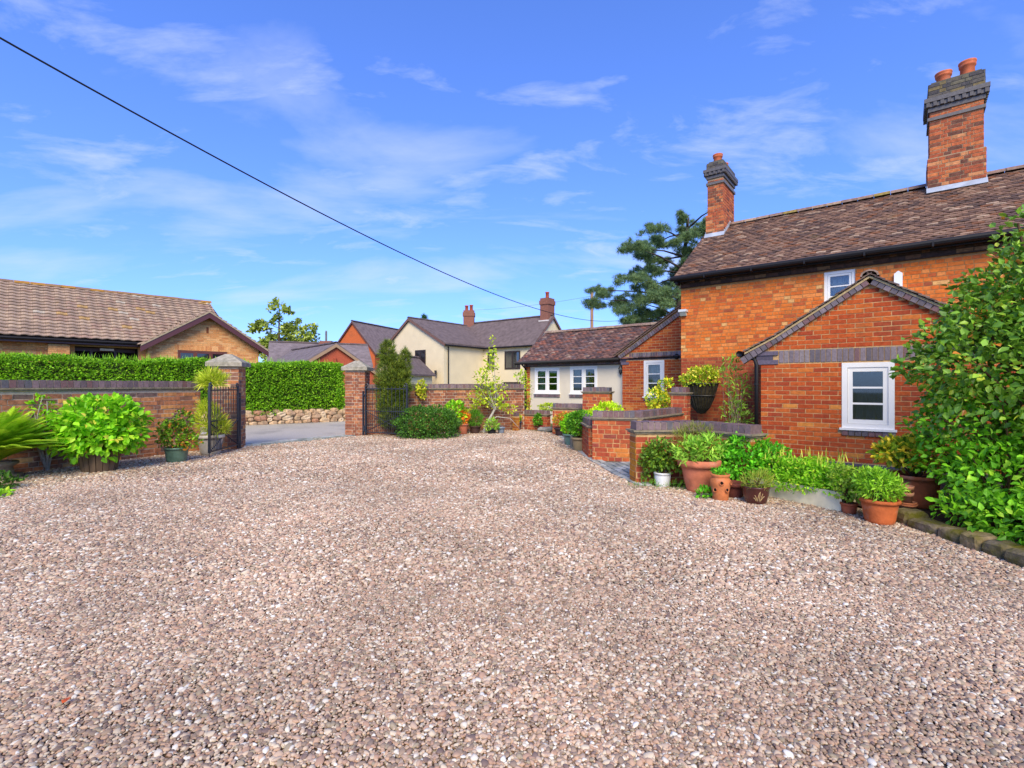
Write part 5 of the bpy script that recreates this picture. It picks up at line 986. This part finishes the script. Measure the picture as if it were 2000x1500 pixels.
plant('potted_seedling', 'small plant in a dark blue pot by the planter wall', 'potted plant', (.14, 13.45, 0), [(0, 0, .34, .1, .1, .08)], 90, .07, G_YEL, 'ovate', pot_round(.09, .12, .24, s2l(56, 66, 84), M_glaze), 0, stem=4)
# ---- around the low walls
plant('golden_tuft', 'golden tuft on the planter below the left annex window', 'plant', (1.05, 14.1, 0), [(0, 0, .6, .28, .15, .1)], 420, .06, G_YEL, 'small', None, 0, stem=4)
plant('wall_fern', 'small green tuft against the lowest planter wall', 'plant', (.72, 13.45, 0), [(0, 0, .28, .12, .08, .16)], 260, .06, G_MID, 'small', None, 0, stem=3)
plant('nandina', 'small orange leaved shrub in a black pot at the ochre wall end', 'potted plant', (1.18, 11.95, 0), [(0, 0, .38, .17, .14, .13), (.12, 0, .45, .14, .1, .12)], 420, .055, P((206, 140, 66, 3), (186, 120, 60, 2), (120, 150, 46, 3), (150, 170, 60, 2)), 'small', pot_round(.1, .13, .2, s2l(56, 42, 42), M_plast), 0, stem=6)
plant('lime_spirea', 'lime yellow leafy shrub between ochre wall and low wall', 'potted plant', (1.5, 11.1, 0), [(0, 0, .42, .26, .22, .2), (.18, 0, .5, .2, .2, .16)], 900, .06, G_LIME, 'small', pot_round(.1, .13, .18, s2l(60, 48, 46), M_plast), 0, stem=6)
plant('euonymus', 'mid green rounded shrub in a buff pot at the corner of the low wall', 'potted plant', (1.30, 9.25, 0), [(0, 0, .48, .24, .22, .24), (-.1, 0, .55, .16, .16, .16)], 1300, .05, G_MID, 'small', pot_round(.12, .16, .26, s2l(150, 132, 96), M_pot), 0, stem=8)
plant('lime_coleus', 'pale lime shrub spilling beside the rounded shrub in a green pot', 'potted plant', (1.22, 10.1, 0), [(0, 0, .42, .2, .2, .2)], 620, .06, G_LIME, 'small', pot_round(.12, .15, .24, s2l(96, 128, 116), M_glaze), 0, stem=6)
def stone_thing(name, label, loc, sz, c, rz=0, seed=1, m=None, cat='stone'):
    v, f = rough_stone(seed); mb = MB(c); mb.add([(x*sz[0]-sz[0]/2, y*sz[1]-sz[1]/2, z*sz[2]) for x, y, z in v], f); o = mb.build(name, m or M_stone, None); o.location = loc; o.rotation_euler = (0, 0, rz); o['label'] = label; o['category'] = cat
stone_thing('rock', 'flat grey rock at the foot of the lowest planter wall', (.92, 13.1, 0), (.5, .25, .12), s2l(140, 138, 132), .2, 4)
tr = thing('stone_trough', 'old stone trough between the potted shrubs beside the paved edge', 'trough', (1.30, 9.75, 0), R(88)); mb = MB(s2l(168, 156, 128)); mb.box(-.25, .25, -.12, .12, 0, .05); mb.box(-.25, .25, -.12, -.08, .05, .22); mb.box(-.25, .25, .08, .12, .05, .22); mb.box(-.25, -.21, -.08, .08, .05, .22); mb.box(.21, .25, -.08, .08, .05, .22); mb.build('basin', M_stone, tr)
plant('lime_dome', 'bright lime dome shrub behind the angled low wall', 'shrub', (2.0, 10.2, 0), [(0, 0, .55, .38, .34, .30), (-.2, 0, .5, .26, .26, .24)], 2200, .06, P((178, 220, 40, 4), (160, 208, 36, 3), (196, 230, 70, 2), (140, 188, 36, 2)), 'small', None, 0, stem=8, shell=.7)
plant('variegated_shrub', 'upright yellow variegated shrub in front of the half gable window', 'shrub', (3.02, 9.95, 0), [(0, 0, .75, .22, .2, .35), (.12, 0, 1.15, .16, .15, .24), (-.08, 0, .95, .2, .18, .25)], 1000, .06, G_VAR, 'ovate', None, 60, stem=8)
hb = thing('manger_basket', 'black wrought iron manger basket with variegated plant on the cottage wall', 'hanging basket', (4.13, 10.62, 0), HA)
mb = MB(s2l(52, 50, 44))
n = 12
for k in range(n+1):
    a = math.pi*k/n; rr = .36; mb.tube([(-rr*math.cos(a)*q, -rr*.75*math.sin(a)*q, 1.28-.66*(1-q**2.2)) for q in (1, .9, .75, .5, .2)], .011, 5)
mb.tube([(-.36*math.cos(math.pi*k/24), -.27*math.sin(math.pi*k/24), 1.28) for k in range(25)], .016, 6); mb.tube([(-.3*math.cos(math.pi*k/24), -.22*math.sin(math.pi*k/24), 1.02) for k in range(25)], .012, 6); mb.build('basket_frame', M_iron, hb)
mb = MB(s2l(66, 60, 44)); vs = []; 
for q in (1, .9, .75, .5, .2, .02):
    for k in range(13): a = math.pi*k/12; vs.append((-.345*math.cos(a)*q, -.26*math.sin(a)*q, 1.27-.65*(1-q**2.2)))
mb.add(vs, [(i*13+k, i*13+k+1, (i+1)*13+k+1, (i+1)*13+k) for i in range(5) for k in range(12)]); mb.build('liner', M_soil, hb, True)
p_, d_ = blob_pts([(0, -.1, 1.4, .4, .24, .2), (.15, -.1, 1.5, .28, .2, .16), (-.2, -.12, 1.34, .24, .2, .14)], 1500, .5); leaves(hb, p_, d_, .055, P((176, 200, 56, 4), (206, 216, 106, 2), (128, 172, 42, 4), (92, 140, 38, 3)), 'ovate', 60)
plant('oleander', 'tall wispy shrub with long leaves and bare twigs beside the porch downpipe', 'shrub', (4.08, 8.95, 0), [(0, 0, .75, .22, .2, .4), (.15, 0, .6, .2, .2, .35), (-.05, 0, 1.5, .2, .15, .3), (.1, 0, 1.2, .25, .2, .25)], 520, .10, P((112, 164, 56, 4), (140, 186, 80, 3), (92, 140, 46, 3)), 'lance', None, 60, stem=34, r0=.008, up=.7, shell=.2, bark=s2l(150, 132, 112))
# ---- herb pots at the right
plant('box_shrub', 'loose green shrub in a white pot at the near low wall end', 'potted plant', (1.85, 5.98, 0), [(-.02, .02, .38, .22, .16, .2), (.12, 0, .32, .16, .14, .18), (-.1, .1, .3, .16, .12, .25)], 1500, .042, P((86, 132, 44, 4), (104, 150, 50, 3), (68, 110, 38, 3), (130, 166, 60, 1)), 'ovate', pot_round(.085, .10, .18, s2l(232, 232, 226), M_pot, .004, .02, 'white glazed pot'), 100, stem=8, shell=.4)
plant('sage', 'pale green sage spilling over the biggest terracotta pot', 'potted plant', (2.2, 5.72, 0), [(0, 0, .48, .28, .24, .12), (.1, -.02, .55, .2, .18, .1), (-.14, -.05, .46, .18, .18, .1)], 700, .085, G_SAGE, 'lance', pot_round(.135, .215, .38, s2l(204, 122, 88), M_terra, .028, .075), 200, stem=8, hang=.35, up=.4)
plant('rosemary', 'grey green wispy herb behind the sage on the low wall', 'shrub', (2.28, 6.02, 0), [(0, .02, .62, .26, .1, .13)], 700, .07, P((118, 136, 66, 4), (98, 120, 60, 3), (136, 150, 80, 2)), 'blade', None, 0, up=.8, stem=8)
def jar(t):
    mb = MB(s2l(206, 124, 74)); mb.lathe([(0, 0), (.075, 0), (.082, .01), (.088, .09), (.105, .17), (.108, .21), (.09, .245), (.085, .25), (.1, .262), (.1, .285), (.085, .285), (.075, .25)], seg=28); mb.build('pot', M_terra, t, True)
    for (a, z) in ((-1.85, .20), (-1.25, .125), (-.75, .2), (-2.5, .12)):
        mb = MB(s2l(196, 116, 72)); rr = .098 if z > .15 else .09; o = Vector((math.cos(a), math.sin(a), 0)); c = o*rr+Vector((0, 0, z)); sd = o.cross(Vector((0, 0, 1)))
        ring = [c+(sd*math.cos(k/12*6.283)+Vector((0, 0, 1))*math.sin(k/12*6.283))*.021 + o*(.012-.006*math.sin(k/12*6.283)) for k in range(13)]; mb.tube([tuple(x) for x in ring], .006, 6, False); mb.build('planting_lip', M_terra, t, True)
        mb = MB((.012, .009, .007)); ring = [c+(sd*math.cos(k/12*6.283)+Vector((0, 0, 1))*math.sin(k/12*6.283))*.017+o*.013 for k in range(12)]; mb.add(ring, [tuple(range(12))]); mb.build('planting_hole', M_soil, t)
    return .25
plant('strawberry_jar', 'small terracotta strawberry jar with round side holes', 'potted plant', (2.27, 5.30, 0), [(0, 0, .30, .09, .08, .04)], 130, .035, G_MINT, 'ovate', jar, 20, stem=0)
plant('mint', 'big mass of bright green mint beside the sage pot', 'plant', (2.72, 5.72, 0), [(0, 0, .36, .33, .24, .26), (.1, .1, .5, .26, .2, .2), (-.12, -.05, .3, .24, .2, .2), (.3, -.02, .36, .24, .22, .22)], 3000, .05, G_MINT, 'ovate', None, 150, stem=10, shell=.5)
def bowl(t):
    mb = MB(s2l(84, 46, 38)); mb.lathe([(0, 0), (.085, 0), (.1, .012), (.125, .1), (.132, .17), (.14, .18), (.138, .19), (.12, .19), (.115, .16)], seg=30); mb.build('pot', M_glaze, t, True)
    mb = MB(s2l(206, 176, 120)); 
    for a0, z0, a1, z1 in ((-1.9, .05, -1.75, .14), (-1.75, .05, -1.7, .15), (-1.65, .05, -1.5, .13), (-1.6, .06, -1.35, .1), (-1.95, .06, -2.1, .11), (-2.0, .05, -2.2, .08)):
        pts = []
        for k in range(6):
            a = a0+(a1-a0)*k/5; z = z0+(z1-z0)*k/5+.01*math.sin(k*.6); r = .1+.25*(z-.012)*1.13+.003; r = np.interp(z, [.012, .1, .17], [.1, .125, .132])+.002; pts.append((r*math.cos(a), r*math.sin(a), z))
        mb.tube(pts, .0028, 5)
    mb.build('leaf_motif', M_glaze, t); return .16
plant('thyme', 'fine wispy thyme in a dark brown glazed bowl with painted leaf motif', 'potted plant', (2.57, 5.13, 0), [(0, 0, .23, .15, .14, .09), (.06, 0, .26, .12, .1, .08)], 900, .05, P((128, 166, 62, 4), (156, 180, 84, 3), (104, 146, 50, 3), (176, 176, 96, 1)), 'blade', bowl, 0, up=.8, rnd=.7, stem=6)
bare_pot('plant_pot', 'dark reddish pot half hidden between strawberry jar and brown bowl', (2.48, 5.42, 0), .08, .11, .17, s2l(112, 62, 50), M_terra)
trg = thing('long_trough', 'long pale grey green trough overflowing with bright oregano', 'trough', (3.10, 5.24, 0), math.atan2(-.74, .43)); mb = MB(s2l(240, 230, 190)); l = .47
mb.prism([(-l, -.13, 0), (l, -.13, 0), (l, .13, 0), (-l, .13, 0)], (0, 0, .02)); mb.add([(-l, -.13, 0), (l, -.13, 0), (l, .13, 0), (-l, .13, 0), (-l-.02, -.15, .2), (l+.02, -.15, .2), (l+.02, .15, .2), (-l-.02, .15, .2), (-l, -.125, .2), (l, -.125, .2), (l, .125, .2), (-l, .125, .2)], [(0, 1, 5, 4), (1, 2, 6, 5), (2, 3, 7, 6), (3, 0, 4, 7), (4, 5, 9, 8), (5, 6, 10, 9), (6, 7, 11, 10), (7, 4, 8, 11)]); mb.build('pot', M_pot, trg)
mb = MB(s2l(60, 46, 36)); mb.box(-l+.01, l-.01, -.12, .12, .15, .165); mb.build('soil', M_soil, trg)
p_, d_ = blob_pts([(-.28, .03, .28, .3, .22, .15), (.05, .0, .29, .3, .24, .16), (.32, .02, .27, .26, .22, .15), (0, -.14, .2, .3, .1, .09), (.1, .2, .32, .4, .16, .14)], 4200, .45); leaves(trg, p_, d_, .036, P((112, 182, 36, 4), (132, 198, 46, 3), (92, 160, 34, 3), (160, 200, 70, 1.3)), 'ovate', 150)
k = 70; q = np.c_[rng.uniform(-.5, .5, k), rng.uniform(-.1, .25, k), rng.uniform(.38, .5, k)]; leaves(trg, q, np.tile([0, 0, 1.], (k, 1)), .09, P((168, 190, 90, 1), (150, 176, 70, 1)), 'blade', 0, up=.9, rnd=.3, stuff='flower_stalks', wid=1.5)
plant('lavender', 'small leafy herb in a little terracotta pot at the end of the long trough', 'potted plant', (3.27, 4.72, 0), [(0, 0, .22, .12, .12, .1), (-.03, .05, .34, .12, .1, .12)], 800, .035, P((120, 168, 60, 4), (98, 146, 50, 3), (146, 186, 80, 2)), 'ovate', pot_round(.055, .07, .11, s2l(176, 96, 62), M_terra, .006, .02), 60, stem=6)
plant('marjoram', 'bushy fine leaved herb in a wide terracotta pot nearest the kerb stones', 'potted plant', (3.34, 4.42, 0), [(0, 0, .32, .19, .18, .12), (-.04, .02, .38, .15, .14, .1)], 1500, .05, P((116, 178, 44, 4), (138, 196, 58, 3), (92, 152, 40, 3)), 'lance', pot_round(.11, .145, .22, s2l(196, 104, 56), M_terra, .012, .03), 150, stem=8, up=.4)
t = thing('stacked_pots', 'two small terracotta pots stacked on saucers on the kerb end', 'pot', (3.69, 4.55, .12))
for z, r, nm in ((0, .085, 'saucer'), (.018, .08, 'saucer')): mb = MB(s2l(176, 110, 76)); mb.lathe([(0, z), (r*.85, z), (r, z+.022), (r*.92, z+.022), (r*.8, z+.01)], seg=24); mb.build(nm, M_terra, t, True)
for z in (.035, .095): mb = MB(s2l(172, 118, 88)); mb.lathe([(0, z), (.042, z), (.05, z+.06), (.056, z+.06), (.058, z+.095), (.05, z+.095), (.045, z+.07)], seg=24); mb.build('pot', M_terra, t, True)
plant('golden_choisya', 'yellow tipped shrub in a large ringed terracotta pot under the porch window', 'potted plant', (4.08, 4.92, .03), [(0, 0, .52, .26, .24, .17), (-.2, 0, .56, .18, .16, .12), (-.32, -.02, .54, .1, .1, .08)], 900, .062, P((214, 206, 70, 3), (166, 186, 50, 3), (112, 152, 42, 4), (84, 124, 38, 2)), 'ovate', pot_round(.15, .205, .32, s2l(178, 96, 60), M_terra, .014, .035), 120, stem=10)
# kerb stones
kb = thing('stone_kerb', 'row of mossy rough stones edging the right hand bed', 'kerb', (3.62, 4.5, 0)); Ms = []; var = []
KP = P((132, 116, 92, 3), (116, 104, 86, 3), (150, 130, 98, 2), (108, 100, 74, 2)); kt = []
for i, (c, _) in enumerate(KP):
    r_ = random.Random(50+i); v = []; jj = lambda a: r_.uniform(-a, a)
    for z, e in ((0, .02), (.55, .0), (.88, .03), (1, .14)):
        for (x, y_) in ((0, .12), (0, .5), (0, .88), (.12, 1), (.5, 1), (.88, 1), (1, .88), (1, .5), (1, .12), (.88, 0), (.5, 0), (.12, 0)): v.append((x+(.5-x)*e*2+jj(.035), y_+(.5-y_)*e*2+jj(.03), z+jj(.05)))
    f = [(a*12+k, a*12+(k+1) % 12, (a+1)*12+(k+1) % 12, (a+1)*12+k) for a in range(3) for k in range(12)]+[tuple(range(36, 48))]; kt.append((v, f, c))
y = 0
while y > -5.2:
    l = random.uniform(.16, .32); Ms.append(frame((-.11+random.uniform(-.02, .02)+(-y)*.035*-1, y-l, -.03), (1, 0, 0), (0, 1, 0), (random.uniform(-.05, .05), 0, 1), random.uniform(.2, .25), l*.98, random.uniform(.11, .15))); var.append(pick(KP)); y -= l
emit(kb, Ms, var, kt, 'stone', 'far_stones', M_moss, 60, 5, smooth=False)
plant('light_laurel', 'bright green leafy shrub spilling over the mossy kerb at right', 'shrub', (4.35, 4.3, .03), [(.05, .2, .75, .62, .5, .55), (.1, -.15, .42, .72, .6, .36), (-.02, -.7, .26, .5, .5, .24), (.3, -1.1, .3, .6, .5, .3), (-.42, -.45, .16, .34, .55, .17), (-.3, -1.15, .18, .42, .5, .18), (-.1, -1.9, .2, .6, .5, .22)], 11500, .058, G_LAUR, 'ovate', None, 300, stem=26, shell=.45, up=.25, hang=.15, r0=.014)
plant('large_evergreen', 'large dark glossy evergreen shrub filling the right edge', 'shrub', (5.3, 4.35, .03), [(-.25, 0, 1.3, 1.3, 1.0, .78), (.3, .1, 2.1, 1.15, 1.0, .9), (.1, -.3, .8, 1.1, 1.0, .7), (-.95, .1, 1.42, .62, .6, .48), (-.55, .1, 2.0, .6, .5, .48), (.6, -.6, 2.25, .95, .8, .8), (-.85, .1, 1.72, .5, .5, .36)], 24000, .06, G_PHOT, 'ovate', None, 300, m=M_gloss, stem=60, shell=.6, up=.3, hang=.3, rnd=.55, r0=.03, bark=s2l(92, 70, 52), wid=1.1, sj=.45)
lf = MB(s2l(178, 88, 48)); lf.add([(0, 0, .0), (.012, .008, .004), (.008, .03, .006), (-.008, .034, .001), (-.014, .012, .005)], [(0, 1, 2, 3, 4)]); o = lf.build('fallen_leaf', M_leaf); o.location = (-1.73, 1.87, .026); o['label'] = 'single orange fallen leaf on the gravel at lower left'; o['category'] = 'leaf'
# tufts of weeds at the foot of the near wall
plant('weeds', 'straggly weeds at the gravel edge below the white pot', 'plant', (1.78, 5.82, 0), [(-.15, .05, .03, .22, .08, .05), (.22, -.02, .04, .2, .07, .06)], 360, .05, G_MID, 'blade', None, 0, up=.6, stem=0)
plant('strawberry_weed', 'small green seedling clump left of the strawberry jar', 'plant', (2.13, 5.38, 0), [(0, 0, .05, .09, .06, .06)], 140, .045, G_MINT, 'ovate', None, 20, stem=0)
